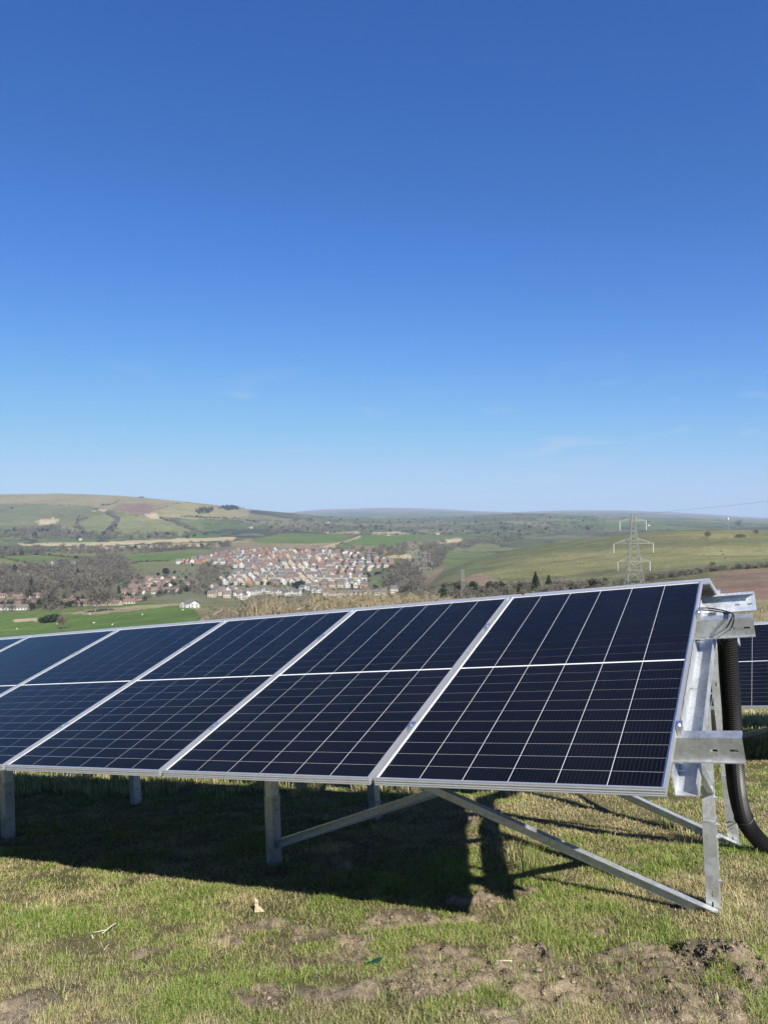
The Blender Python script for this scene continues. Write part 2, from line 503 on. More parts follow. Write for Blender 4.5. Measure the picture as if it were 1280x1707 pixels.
# ------------------------------------------------------------------ far land: one sheet with the colours of its fields
def in_poly(px, py, poly):
    ins = np.zeros(px.shape, bool)
    n = len(poly)
    for i in range(n):
        x1, y1 = poly[i]; x2, y2 = poly[(i+1) % n]
        c = ((y1 > py) != (y2 > py)) & (px < (x2-x1)*(py-y1)/((y2-y1) or 1e-9)+x1)
        ins ^= c
    return ins
GR1, GR2, GR3 = (0.088, 0.135, 0.033), (0.115, 0.135, 0.048), (0.115, 0.124, 0.06)
TAN, OLV, BRK, WOODG = (0.34, 0.27, 0.165), (0.20, 0.17, 0.086), (0.17, 0.115, 0.085), (0.105, 0.098, 0.065)
HEATH = (0.19, 0.155, 0.09)
FIELDS = [  # colour, outline, nearest and farthest depth
 (OLV, [(-600,815),(150,812),(300,824),(420,846),(412,862),(330,866),(270,860),(215,857),(180,850),(140,842),(60,840),(-600,840)], 2300, 5000),
 (GR3, [(-600,842),(60,841),(150,842),(160,855),(130,868),(60,880),(-600,880)], 2000, 3300),
 (BRK, [(183,850),(205,839),(245,840),(260,850),(248,857),(215,856),(200,853)], 2200, 3600),
 ((0.21,0.185,0.085), [(262,852),(285,840),(330,842),(400,852),(408,861),(360,866),(290,862)], 2200, 3900),
 ((0.135,0.15,0.06), [(130,872),(150,862),(190,856),(196,868),(180,885),(136,884)], 1900, 3300),
 ((0.15,0.158,0.065), [(200,860),(265,861),(320,885),(300,893),(188,894)], 1900, 3300),
 ((0.115,0.135,0.05), [(282,864),(330,868),(345,880),(325,884)], 1900, 3300),
 ((0.16,0.155,0.07), [(92,880),(118,876),(132,886),(110,892)], 1800, 3000),
 (TAN, [(56,867),(92,864),(100,869),(70,876)], 2000, 3300),
 (TAN, [(236,858),(258,855),(272,864),(262,866)], 2000, 3400),
 (TAN, [(154,850),(178,848),(176,852),(158,853)], 2200, 3400),
 (TAN, [(28,906),(160,904),(300,898),(392,895),(388,901),(250,905),(150,912),(30,909)], 1400, 2100),
 ((0.30,0.23,0.15), [(66,915),(150,912),(320,905),(375,906),(330,911),(160,916)], 1250, 2000),
 (HEATH, [(340,909),(420,898),(430,903),(560,905),(600,916),(560,920),(360,915)], 1250, 1900),
 (GR1, [(415,902),(465,889),(585,891),(560,903),(520,906),(430,905)], 1300, 2300),
 (GR1, [(560,913),(602,893),(678,891),(700,893),(690,908),(640,916)], 1250, 2300),
 (HEATH, [(560,919),(590,907),(640,912),(700,904),(700,920),(640,924)], 1150, 1700),
 (TAN, [(524,914),(575,901),(598,893),(604,894),(560,910),(534,917)], 1250, 2000),
 (TAN, [(612,892),(625,887),(655,886),(700,891)], 1800, 2800),
 (TAN, [(540,887),(600,886),(598,890),(545,890)], 1900, 2800),
 (TAN, [(700,912),(730,903),(738,906),(705,918)], 1250, 2100),
 (TAN, [(742,900),(770,897),(768,903),(745,905)], 1250, 2100),
 (TAN, [(640,926),(682,925),(692,935),(690,945),(672,932),(645,930)], 1000, 1500),
 (GR1, [(-100,930),(30,925),(100,926),(132,931),(120,938),(60,940),(0,931)], 850, 1300),
 ((0.14,0.15,0.06), [(-100,935),(10,932),(60,942),(40,952),(-100,955)], 700, 1200),
 (GR1, [(170,931),(230,923),(340,921),(352,928),(300,935),(205,938)], 850, 1400),
 ((0.10,0.135,0.04), [(205,941),(285,937),(308,944),(290,953),(262,962),(220,950)], 700, 1200),
 (GR1, [(-300,1035),(60,1016),(150,1009),(240,1004),(340,1012),(400,1030),(400,1070),(-300,1090)], 180, 470),
 ((0.20,0.17,0.09), [(320,1012),(345,1014),(420,1040),(340,1046),(330,1025)], 150, 450),
 (TAN, [(20,1033),(60,1030),(62,1036),(22,1038)], 250, 470),
 ((0.25,0.2,0.12), [(100,1022),(150,1016),(240,1008),(300,1005),(300,1009),(150,1024)], 250, 480),
 (WOODG, [(-300,955),(60,940),(150,935),(225,945),(240,985),(100,990),(-300,995)], 500, 950),
 ((0.12,0.125,0.07), [(180,960),(300,935),(350,914),(545,914),(620,925),(665,950),(640,985),(655,1000),(420,1004),(180,1000)], 480, 1420),
 ((0.09,0.14,0.03), [(622,968),(650,962),(655,972),(630,980)], 600, 1050),
 (GR3, [(700,990),(700,960),(760,936),(850,912),(940,898),(1030,888),(1150,876),(1290,880),(2000,880),(2000,945),(1180,950),(1100,965),(1000,975),(900,985)], 400, 860),
 ((0.155,0.155,0.066), [(770,962),(900,930),(1020,915),(1150,912),(1290,905),(1290,930),(1150,940),(1000,950),(880,965)], 400, 800),
 ((0.145,0.145,0.064), [(1100,890),(1200,880),(1290,886),(1290,898),(1180,896)], 500, 860),
 ((0.21,0.15,0.10), [(752,966),(800,956),(830,966),(800,978),(760,980)], 380, 640),
 ((0.21,0.15,0.10), [(690,982),(722,950),(745,925),(768,922),(742,945),(715,975)], 380, 900),
 ((0.19,0.165,0.08), [(735,935),(775,915),(870,902),(868,907),(790,925)], 500, 900),
 ((0.25,0.21,0.12), [(640,1000),(760,984),(800,985),(800,1004),(640,1012)], 150, 520),
 ((0.185,0.12,0.09), [(1165,1012),(1180,957),(1230,951),(1300,946),(2000,946),(2000,1002),(1240,1000)], 120, 440),
 ((0.22,0.19,0.10), [(1160,1060),(1165,1012),(1240,1000),(2000,1002),(2000,1060)], 40, 260),
]
def build_land():
    pxs = np.concatenate([np.arange(-620, -20, 12.0), np.arange(-20, 1300, 2.5), np.arange(1300, 1940, 12.0)])
    ds = np.exp(np.linspace(math.log(12.5), math.log(14400), 420))
    PX, D = np.meshgrid(pxs, ds)
    X = (PX-640)/F*D
    Z = land(X, D)
    Z = np.where(D < 16.5, Z-0.06, Z)
    R = row_of(PX, D, Z)
    # patchwork of hedged fields in the distance
    s = rng.random((900, 2)); s[:, 0] = (s[:, 0]-0.5)*9000; s[:, 1] = 1100+s[:, 1]**1.2*7500
    pal = np.array([(0.11,0.14,0.05),(0.09,0.125,0.042),(0.14,0.15,0.065),(0.165,0.152,0.082),(0.105,0.135,0.05),(0.12,0.125,0.065),(0.085,0.10,0.05)])
    pc = pal[rng.integers(0, len(pal), 900)]
    wx = X + (fbm(X/160, D/160, 2, 3)-.5)*120; wy = D + (fbm(X/160, D/160, 2, 4)-.5)*120
    flat = np.stack([wx.ravel(), wy.ravel()], 1)
    col = np.zeros((flat.shape[0], 3)); col[:] = (0.13, 0.13, 0.06)
    far = np.nonzero((D.ravel() > 1000) & (D.ravel() < 8600))[0]
    for i0 in range(0, len(far), 4000):
        ii = far[i0:i0+4000]
        q = flat[ii][:, None, :]-s[None]
        d2 = q[..., 0]**2 + (q[..., 1]*0.8)**2
        j = np.argpartition(d2, 1, axis=1)[:, :2]
        dd = np.sqrt(np.take_along_axis(d2, j, 1))
        o = np.argsort(dd, 1)
        dd = np.take_along_axis(dd, o, 1); j = np.take_along_axis(j, o, 1)
        c = pc[j[:, 0]].copy()
        hedge = (dd[:, 1]-dd[:, 0]) < 16
        c[hedge] = (0.055, 0.06, 0.04)
        col[ii] = c*.88
    moor = D.ravel() > 8600
    col[moor] = (0.15, 0.125, 0.10)
    jx = (fbm(X/25, D/25, 3, 31)-.5)*np.clip(9, 0, 9); jy = (fbm(X/25, D/25, 3, 37)-.5)*4
    for c, poly, d0, d1 in FIELDS:
        if poly[0][0] < 690 and d1 < 1600:
            d0, d1 = d0*.95, d1*1.5
        m = (in_poly(PX+jx, R+jy, poly) & (D >= d0) & (D <= d1)).ravel()
        col[m] = c
    n1 = fbm(X/60, D/60, 4, 50).ravel(); n2 = fbm(X/14, D/14, 3, 60).ravel()
    col *= (0.82+0.36*n1)[:, None]*(0.88+0.24*n2)[:, None]
    # straw-coloured tinge that wanders over the pastures
    w = np.clip((fbm(X/130, D/45, 4, 70).ravel()-0.5)*2.2, 0, 0.5)[:, None]
    col = col*(1-w) + np.array((0.185, 0.165, 0.085))*w*(col.mean(1, keepdims=True)/0.11)
    V = np.stack([X, D, Z], -1).reshape(-1, 3)
    nr, nc = PX.shape
    i = (np.arange(nr-1)[:, None]*nc + np.arange(nc-1)[None]).ravel()
    Fq = np.stack([i, i+1, i+nc+1, i+nc], 1)
    o = soup('countryside', V, Fq, col, M_LAND, None, True)
    tag(o, 'patchwork of fields, valley floor and hills running to the horizon', None, None, 'structure')
build_land()

# ------------------------------------------------------------------ near ground
def p2g(px, py):
    """picture point to near ground (flat approximation), metres"""
    d = Vector(cx)*((px-640)/F) + Vector(cu)*(-(py-853.5)/F) + Vector(cf)
    n = Vector((-0.03157, 0.1682, 1.0))
    s = n.dot(Vector((0, 0, -1.4986)))/n.dot(d)
    return d.x*s, d.y*s
SOIL = [(980,1627,200,38,1.0,.012),(1185,1602,62,20,1.0,.15),(1265,1625,45,28,.9,.05),(865,1580,60,14,.85,.03),(745,1640,95,32,.85,.02),(690,1530,90,11,.95,.01),
 (800,1500,20,12,.95,.035),(580,1665,45,24,.8,.015),(455,1665,60,28,.85,.015),(405,1553,48,9,.9,.02),(35,1685,70,30,.9,.012),(160,1700,45,12,.7,.01),(345,1512,28,7,.7,.01),
 (170,1518,22,7,.7,.01),(805,1372,16,16,.95,.07),(815,1475,26,8,.9,.03),(620,1410,34,14,.8,.05),(545,1440,40,18,.8,.05),(1150,1680,110,26,.85,.02),(890,1692,90,14,.6,.01),
 (255,1585,25,6,.6,.01),(375,1622,22,7,.7,.01),(250,1620,20,6,.6,.01),(1010,1545,25,7,.6,.01),(900,1490,22,6,.5,.01),(500,1550,40,12,.55,.01),(620,1560,60,14,.5,.01),
 (150,1395,40,10,.5,.02),(1120,1490,30,8,.5,.01),(1240,1250,60,22,.9,.10),(300,1650,40,10,.5,.01),(560,1600,70,20,.4,.005),(1060,1440,40,10,.4,.01),(1184,1516,20,7,.9,.012),(452,1456,20,6,.9,.015),(12,1396,18,6,.9,.015),(1218,1408,16,5,.9,.01),(700,1600,60,14,.7,.01),(1060,1590,60,12,.8,.015)]
SOILW = []
for sx, sy, rx, ry, st, hh in SOIL:
    X0, Y0 = p2g(sx, sy); X1, _ = p2g(sx+rx, sy); _, Y1 = p2g(sx, sy-ry)
    SOILW.append((X0, Y0, abs(X1-X0)*1.22, abs(Y1-Y0)*1.25, st, hh))
def soil(x, y):
    m = np.zeros(np.shape(x)); h = np.zeros(np.shape(x))
    wx = x+(fbm(x*3, y*3, 3, 81)-.5)*.5; wy = y+(fbm(x*3, y*3, 3, 83)-.5)*.5
    for X0, Y0, rx, ry, st, hh in SOILW:
        q = ((wx-X0)/(rx*1.05))**2+((wy-Y0)/(ry*1.05))**2
        g = np.clip(1.25-q, 0, 1)
        m = np.maximum(m, g*st)
        h = np.maximum(h, np.clip(1.2-q, 0, 1)*hh)
    m = np.clip((m-(fbm(x*6, y*6, 4, 91)-.5)*1.5-.27)*3.2, 0, 1)*np.clip(m*4, 0, 1)
    return m, h
def near_z(x, y, fine=True):
    m, h = soil(x, y)
    z = plane_z(x, y)+(fbm(x*.9, y*.9, 3, 21)-.5)*.05+(fbm(x*4, y*4, 3, 22)-.5)*.03
    cl = fbm(x*9, y*9, 4, 23)
    z = z + h*.75*(0.55+0.9*(cl-.2)) + m*(np.abs(cl-.5)*2*.06 + np.abs(fbm(x*22, y*22, 3, 24)-.5)*.085) - m*.03
    far = np.clip((np.abs(x)-14)/20, 0, 1)
    return z
def spread(lo, hi, step, out_lo, out_hi, g=1.14):
    c = list(np.arange(lo, hi, step))
    s, v = step, c[-1]
    up = []
    while v < out_hi:
        s *= g; v += s; up.append(min(v, out_hi))
    s, v = step, c[0]
    dn = []
    while v > out_lo:
        s *= g; v -= s; dn.append(max(v, out_lo))
    return np.array(dn[::-1]+c+up)
def build_ground():
    xs = spread(-3.4, 3.6, .024, -90, 90)
    ys = spread(2.7, 6.3, .022, -60, 16.2, 1.06)
    X, Y = np.meshgrid(xs, ys)
    Z = near_z(X, Y)
    m, _ = soil(X, Y)
    n1 = fbm(X*1.3, Y*1.3, 4, 101)[..., None]; n2 = fbm(X*10, Y*10, 3, 102)[..., None]
    turf = np.array((0.065, 0.074, 0.026))*(1-n1)+np.array((0.16, 0.135, 0.072))*n1
    dirt = np.array((0.15, 0.115, 0.082))*(1-n2)+np.array((0.35, 0.28, 0.20))*n2
    damp = np.clip((fbm(X*2.2, Y*2.2, 3, 103)-.52)*4, 0, 1)[..., None]
    dirt = dirt*(1-.55*damp)
    col = turf*(1-m[..., None])+dirt*m[..., None]
    nr, nc = X.shape
    i = (np.arange(nr-1)[:, None]*nc+np.arange(nc-1)[None]).ravel()
    o = soup('ground', np.stack([X, Y, Z], -1).reshape(-1, 3), np.stack([i, i+1, i+nc+1, i+nc], 1), col.reshape(-1, 3), M_SOIL, None, True)
    tag(o, 'sloping turf with patches of bare churned soil', None, None, 'structure')
build_ground()
def gz(x, y):
    return float(near_z(np.array([x]), np.array([y]))[0])

# ------------------------------------------------------------------ grass
def blades(x, y, z, h, w, lean, col, tipcol=None, az=None):
    """bent tapering blades, three triangles each"""
    n = len(x)
    az = rng.random(n)*2*np.pi if az is None else az
    dx, dy = np.cos(az), np.sin(az)
    sx, sy = -dy*w/2, dx*w/2
    V = np.zeros((n, 5, 3))
    b = np.stack([x, y, z-.004], 1)
    mid = b + np.stack([dx*h*lean*.35, dy*h*lean*.35, h*np.sqrt(np.maximum(.05, 1-(lean*.6)**2))*.6], 1)
    tip = b + np.stack([dx*h*lean, dy*h*lean, h*np.sqrt(np.maximum(.02, 1-np.minimum(lean, .99)**2))], 1)
    side = np.stack([sx, sy, np.zeros(n)], 1)
    V[:, 0], V[:, 1] = b-side, b+side
    V[:, 2], V[:, 3] = mid-side*.75, mid+side*.75
    V[:, 4] = tip
    k = np.arange(n)[:, None]*5
    Ft = np.concatenate([k+[0, 1, 3], k+[0, 3, 2], k+[2, 3, 4]], 0)
    C = np.repeat(col[:, None, :], 5, 1)
    C[:, 4] = col*1.12 if tipcol is None else tipcol
    return V.reshape(-1, 3), Ft, C.reshape(-1, 3)
class Soup:
    def __init__(self): self.V, self.F, self.C, self.n = [], [], [], 0
    def add(self, V, Ft, C):
        self.V.append(V); self.F.append(Ft+self.n); self.C.append(C); self.n += len(V)
    def build(self, name, mat, parent=None):
        return soup(name, np.concatenate(self.V), np.concatenate(self.F), np.concatenate(self.C), mat, parent)
def grass_cols(n, dry):
    g = np.array([(0.08,0.145,0.02),(0.125,0.185,0.032),(0.175,0.21,0.048),(0.21,0.215,0.075)])
    s = np.array([(0.34,0.285,0.15),(0.41,0.35,0.21),(0.28,0.235,0.115)])
    c = g[rng.integers(0, 4, n)]*(1.12+.65*rng.random((n, 1)))
    d = rng.random(n) < dry
    c[d] = (s[rng.integers(0, 3, n)]*(1.0+.6*rng.random((n, 1))))[d]
    return c
def build_grass():
    S = Soup()
    # sample depth with a density that falls with distance
    def pts(n, y0, y1, half=.60):
        y = np.exp(rng.random(n)*(math.log(y1)-math.log(y0))+math.log(y0))
        x = (rng.random(n)*2-1)*half*y
        return x, y
    x, y = pts(520000, 2.85, 9.5)
    m, _ = soil(x, y)
    cl = fbm(x*5, y*5, 3, 111); big = fbm(x*1.1, y*1.1, 3, 112)
    mott = fbm(x*2.6, y*2.6, 3, 117)
    keep = rng.random(len(x)) < (1-.95*m)*np.clip(.1+2.6*(cl-.28)+1.2*(mott-.45), .12, 1)
    x, y, cl, big, mott = x[keep], y[keep], cl[keep], big[keep], mott[keep]
    n = len(x)
    dry = np.clip(.32+3.4*(big-.5)-2.6*(mott-.5)+1.2*(fbm(x*6, y*6, 2, 113)-.5), .03, .92)
    h = (.014+.019*rng.random(n)**1.5)*(.25+2.6*cl*cl+1.6*np.clip(mott-.45, 0, 1))*np.where(rng.random(n) < .04, 1.8, 1)
    w = (.0019+.0014*rng.random(n))*np.clip(y/4.2, .8, 2.2)
    S.add(*blades(x, y, near_z(x, y), h, w, .45+.54*rng.random(n)**.7, grass_cols(n, dry)))
    # lying thatch
    x, y = pts(170000, 2.85, 8)
    m, _ = soil(x, y)
    k = rng.random(len(x)) < np.where(m > .5, .42, .8)*np.clip(.1+2.2*(fbm(x*3.1, y*3.1, 3, 119)-.25), .1, 1); x, y = x[k], y[k]; n = len(x)
    S.add(*blades(x, y, near_z(x, y)+.006, .018+.032*rng.random(n), .0017*np.clip(y/4.2, .8, 2)*np.ones(n), np.full(n, .985), grass_cols(n, np.full(n, .93))))
    # farther sward between and behind the tables
    x, y = pts(70000, 9.5, 16, .75)
    n = len(x)
    S.add(*blades(x, y, near_z(x, y), .05+.07*rng.random(n), .010+.006*rng.random(n), .2+.7*rng.random(n), grass_cols(n, np.full(n, .45))))
    # rank tufts: dry clumps behind the near table and a few spiky rushes
    def tuft(px, py, k, hh, rad, dry, wd=.004, lean=.5):
        X0, Y0 = p2g(px, py)
        r = rad*np.sqrt(rng.random(k)); a = rng.random(k)*6.283
        tx, ty = X0+r*np.cos(a), Y0+r*np.sin(a)
        S.add(*blades(tx, ty, near_z(tx, ty), hh*(.5+.6*rng.random(k)), np.full(k, wd), lean*rng.random(k)+.05, grass_cols(k, np.full(k, dry)), None, a))
    for _ in range(170):
        tuft(rng.uniform(20, 900), rng.uniform(1288, 1330), 40, .14, .12, .8, .007, .6)
    for _ in range(60):
        tuft(rng.uniform(1165, 1290), rng.uniform(1195, 1250), 36, .20, .15, .85, .009, .7)
    for px, py in ((873,1448),(868,1452),(880,1455),(890,1452),(430,1310),(1110,1375),(1120,1385),(970,1325),(450,1330),(640,1335),(1105,1370)):
        tuft(px, py, 26, .26, .09, .25, .004, .45)
    for px, py in ((1150,1400),(1158,1395),(1145,1408),(850,1425),(640,1390),(545,1430)):
        tuft(px, py, 70, .12, .12, .95, .004, .9)
    for _ in range(230):
        tuft(rng.uniform(-20, 1300), rng.uniform(1330, 1705), 26, .05, .05, .10, .0026, .95)
    o = S.build('grass', M_GRASS)
    tag(o, 'short green and straw-coloured grass covering the near slope', 'grass', None, 'stuff')
build_grass()

# ------------------------------------------------------------------ solar tables
U = Vector((0.87885287, -0.46485125, 0.10738223)).normalized()
VF = Vector((0.42299924, 0.8633116, 0.27525391)).normalized()
NF = U.cross(VF).normalized()
N0 = (Vector((0, 0, 1)) - U*U.z).normalized()
B0 = N0.cross(U).normalized()
TH = math.atan2(VF.dot(N0), VF.dot(B0))
VB = B0*math.cos(TH) - N0*math.sin(TH)
NB = N0*math.cos(TH) + B0*math.sin(TH)
O1 = Vector((1.07617342, 3.01368603, -1.0421022 + CZ))
PW, PH, PG, PT = 1.303, 2.3497, 0.026, 0.035      # module width, height, gap, thickness
RIDGE = 0.20
ORD = ['first', 'second', 'third', 'fourth', 'fifth', 'sixth', 'seventh', 'eighth']

def box_mesh(name, boxes, mat):
    mb = MB()
    for x0, x1, y0, y1, z0, z1 in boxes:
        mb.quadbox(((x0+x1)/2, (y0+y1)/2, (z0+z1)/2), ((x1-x0)/2, 0, 0), (0, (y1-y0)/2, 0), (0, 0, (z1-z0)/2))
    return mesh_from(name, mb.v, mb.f, mat)
LIP = 0.0105
ME_FRAME = box_mesh('frame', [
    (-PW, -PW+LIP, 0, PH, -PT, 0), (-LIP, 0, 0, PH, -PT, 0),
    (-PW+LIP, -LIP, 0, LIP, -PT, 0), (-PW+LIP, -LIP, PH-LIP, PH, -PT, 0),
    # ribs pressed along the lower and upper rail
    (-PW, 0, -.0022, -.0002, -.013, -.009), (-PW, 0, -.0022, -.0002, -.026, -.022), (-PW, 0, -.003, -.0002, -PT, -.0315),
    (-PW, 0, PH+.0002, PH+.0022, -.013, -.009), (-PW, 0, PH+.0002, PH+.0022, -.026, -.022),
    (-PW+LIP+.0002, -LIP-.0002, .0122, .034, -PT, -.0325), (-PW+LIP+.0002, -LIP-.0002, PH-.034, PH-.0122, -PT, -.0325)], M_ALU)
ME_BACK = box_mesh('backsheet', [(-PW+LIP, -LIP, LIP, PH-LIP, -.0095, -.0075)], M_BACK)
ME_REAR = box_mesh('rear_sheet', [(-PW+LIP+.001, -LIP-.001, LIP+.001, PH-LIP-.001, -.0125, -.0105)], M_LAM)
ME_GLASS = mesh_from('glass', [(-PW+LIP, LIP, -.0025), (-LIP, LIP, -.0025), (-LIP, PH-LIP, -.0025), (-PW+LIP, PH-LIP, -.0025)], [(0, 1, 2, 3)], M_GLASS)
CP = 0.2115
RP = (PH-.038-.013)/22
ME_CELL = box_mesh('cell', [(-(CP-.0031)/2, (CP-.0031)/2, -(RP-.0024)/2, (RP-.0024)/2, 0, .0006)], M_CELL)

def part(name, me, parent, loc=None):
    o = bpy.data.objects.new(name, me)
    COL.objects.link(o)
    o.parent = parent
    if loc is not None:
        o.location = loc
    return o

def panel(origin, X, Y, Z, label, group, cells=True):
    root = bpy.data.objects.new('photovoltaic_module', None)
    COL.objects.link(root)
    root.matrix_world = Matrix(((X.x, Y.x, Z.x, origin.x), (X.y, Y.y, Z.y, origin.y), (X.z, Y.z, Z.z, origin.z), (0, 0, 0, 1)))
    tag(root, label, 'solar panel', group)
    part('frame', ME_FRAME, root)
    part('backsheet', ME_BACK, root)
    part('rear_sheet', ME_REAR, root)
    part('glass', ME_GLASS, root)
    if cells:
        x0 = -PW+(PW-6*CP)/2+CP/2
        for r in range(22):
            y = .019+RP*(r+.5)+(.013 if r > 10 else 0)
            for c in range(6):
                part('cell', ME_CELL, root, (x0+c*CP, y, -.0070))
    return root

def plate(mb, o, e1, e2, e3, slots=()):
    """flat plate spanning e1 x e2, thickness e3, with oblong slots (a0,a1,b0,b1) in metres along e1,e2"""
    L1, L2 = e1.length, e2.length
    d1, d2 = e1/L1, e2/L2
    cuts = sorted(slots)
    a = 0.0
    def seg(a0, a1, b0, b1):
        if a1-a0 > 1e-5 and b1-b0 > 1e-5:
            mb.quadbox(o+d1*(a0+a1)/2+d2*(b0+b1)/2+e3/2, d1*(a1-a0)/2, d2*(b1-b0)/2, e3/2)
    for a0, a1, b0, b1 in cuts:
        seg(a, a0, 0, L2)
        seg(a0, a1, 0, b0); seg(a0, a1, b1, L2)
        a = a1
    seg(a, L1, 0, L2)

def channel(a, b, up, side, h, d, t=.004, slots=(), angle=False):
    """C-section from a to b: web of height h along `up`, flanges of depth d towards `side`"""
    mb = MB()
    a, b = Vector(a), Vector(b)
    e = b-a
    n = e.normalized()
    up = (Vector(up)-n*n.dot(Vector(up))).normalized()
    side = (Vector(side)-n*n.dot(Vector(side))).normalized()
    side = (side-up*side.dot(up)).normalized()
    plate(mb, a-up*h/2, e, up*h, side*t, slots)
    plate(mb, a+side*(t+.0001)+up*(h/2-t), e, side*(d-t), up*t)
    if not angle:
        plate(mb, a+side*(t+.0001)-up*(h/2), e, side*(d-t), up*t)
    return mb

def bolt(mb, p, d, r=.011, l=.02):
    d = Vector(d).normalized()
    p = Vector(p)
    mb.tube([p, p+d*l*.45], r, 6)
    mb.tube([p+d*l*.45, p+d*l], r*.5, 6)

def table(O, npan, name, front_u_right, frames, where, ext_lo, ext_hi, cell_from, cell_to):
    R0 = O+VF*PH
    RB = R0+B0*RIDGE
    def fr(u, v, n): return O+U*u+VF*v+NF*n
    def bk(u, v, n): return RB+U*u+VB*v+NB*n
    for k in range(npan):
        pos = ('rightmost' if k == 0 else ORD[k]+' from the right')
        if where == 'near':
            lab = f'dark solar panel of the near row facing the camera, {pos}'
        else:
            lab = f'dark solar panel in the row behind the near one, {ORD[npan-1-k]} from its left end'
        panel(O-U*k*(PW+PG), U, VF, NF, lab, f'camera-facing panels of the {where} row', cell_from <= k < cell_to)
    for k in range(npan):
        lab = f'panel on the far slope of the {where} row, {ORD[k]} from right'
        panel(bk(.03-k*(PW+PG)-PW, 0, 0), -U, VB, NB, lab, f'far-slope panels of the {where} row', False)
    base = Vector((O.x, O.y, 0))
    uL = -npan*(PW+PG)-.15
    g0 = fr(0, 1.5, -.25)
    root = empty('mounting_table', (g0.x, g0.y, gz(g0.x, g0.y)))
    tag(root, f'galvanised steel posts, braces and rails carrying the {where} row of panels', 'panel rack')
    # purlins
    for v0, ext in ((.44, ext_lo), (1.76, ext_hi)):
        mb = MB()
        L = ext-uL
        sl = [(L-.055, L-.022, .046, .058), (L-.135, L-.105, .046, .058)]
        plate(mb, fr(uL, v0, -.148), U*L, NF*.113, VF*.004, sl)
        plate(mb, fr(uL, v0+.0041, -.0392), U*L, VF*.058, NF*.004)
        plate(mb, fr(uL, v0-.0161, -.1478), U*L, VF*.016, NF*.004)
        plate(mb, fr(uL, v0+.058, -.054), U*L, NF*.0145, VF*.004)
        mb.build('purlin', M_GALVD, root)
    for v0, ext in ((.43, .27), (1.33, -.02)):
        mb = MB()
        L = ext-uL
        sl = [(L-.055, L-.022, .046, .058), (L-.135, L-.105, .046, .058)]
        plate(mb, bk(uL, v0, -.163), U*L, NB*.128, VB*.004, sl)
        plate(mb, bk(uL, v0-.0582, -.0392), U*L, VB*.058, NB*.004)
        plate(mb, bk(uL, v0-.0582, -.0520), U*L, NB*.0125, VB*.004)
        plate(mb, bk(uL, v0-.0202, -.1628), U*L, VB*.020, NB*.004)
        mb.build('purlin', M_GALV, root)
    # frames
    posts = []
    lean = Vector((-.022, 0.012, 0))
    for uf in frames:
        mb = MB()       # front rafter: trough open upwards
        ln = PH+.06-.33
        plate(mb, fr(uf-.045, .33, -.252), VF*ln, U*.10, NF*.004)
        plate(mb, fr(uf-.045, .33, -.2479), VF*ln, NF*.096, U*.004)
        plate(mb, fr(uf+.051, .33, -.2479), VF*ln, NF*.060, U*.004)
        mb.build('rafter', M_GALV, root)
        mb = MB()
        plate(mb, bk(uf-.045, -.02, -.262), VB*1.46, U*.10, NB*.004)
        plate(mb, bk(uf-.045, -.02, -.2579), VB*1.46, NB*.091, U*.004)
        plate(mb, bk(uf+.051, -.02, -.2579), VB*1.46, NB*.055, U*.004)
        mb.build('rafter', M_GALV, root)
        pr = []
        for q, top in ((fr(uf, 1.5, -.256), 0), (bk(uf, .72, -.266), 1)):
            h = Vector((q.x, q.y, gz(q.x, q.y)))
            H_ = q.z-h.z
            foot = h-lean*H_+Vector((0, 0, 0))
            foot.z = plane_z(foot.x, foot.y)
            if top:
                q = bk(uf-.085, .72, -.266)
            axis = (q-foot)
            L = axis.length
            ax = axis/L
            split = .50
            b0 = (B0-ax*B0.dot(ax)).normalized(); u0 = ax.cross(b0)*-1
            if u0.dot(U) < 0: u0 = -u0
            for nm, s0, s1, w, d in (('post', split-.12, L-.004, .060, .088), ('pile', -.35, split, .068, .098)):
                mb = MB()
                slots = [(.35+.085, .35+.125, w*.43, w*.57), (.35+.03, .35+.06, w*.43, w*.57)] if nm == 'pile' else [((L-.004-split)*.75, (L-.004-split)*.75+.03, w*.43, w*.57)]
                o = foot+ax*s0-u0*w/2-b0*d/2
                plate(mb, o, ax*(s1-s0), u0*w, b0*.005, slots)
                plate(mb, o+b0*.0051, ax*(s1-s0), b0*(d-.005), u0*.005)
                plate(mb, o+b0*.0051+u0*(w-.005), ax*(s1-s0), b0*(d-.005), u0*.005)
                mb.build(nm, M_GALV if nm == 'post' else M_GALVD, root)
            mbb = MB()
            for s in (.16, .40, .47, .62, L-.1):
                bolt(mbb, foot+ax*s+u0*(.0345 if s < split else .0305), u0)
            mbb.build('bolts', M_ZINC, root)['kind'] = 'stuff'
            # knee strut to the rafter
            tgt = fr(uf+.001, .62, -.253) if top == 0 else bk(uf+.001, 1.25, -.263)
            src = foot+ax*(.66 if top == 0 else .74)
            channel(src-u0*.0, tgt, (0, 0, 1), U, .05, .034).build('knee_strut', M_GALV, root)
            pr.append((foot, ax, u0, b0, L))
        posts.append(pr)
        mbb = MB()
        for v in (.5, 1.2, 1.82):
            bolt(mbb, fr(uf-.04, v, -.19), U, .009, .045)
        mbb.build('bolts', M_ZINC, root)['kind'] = 'stuff'
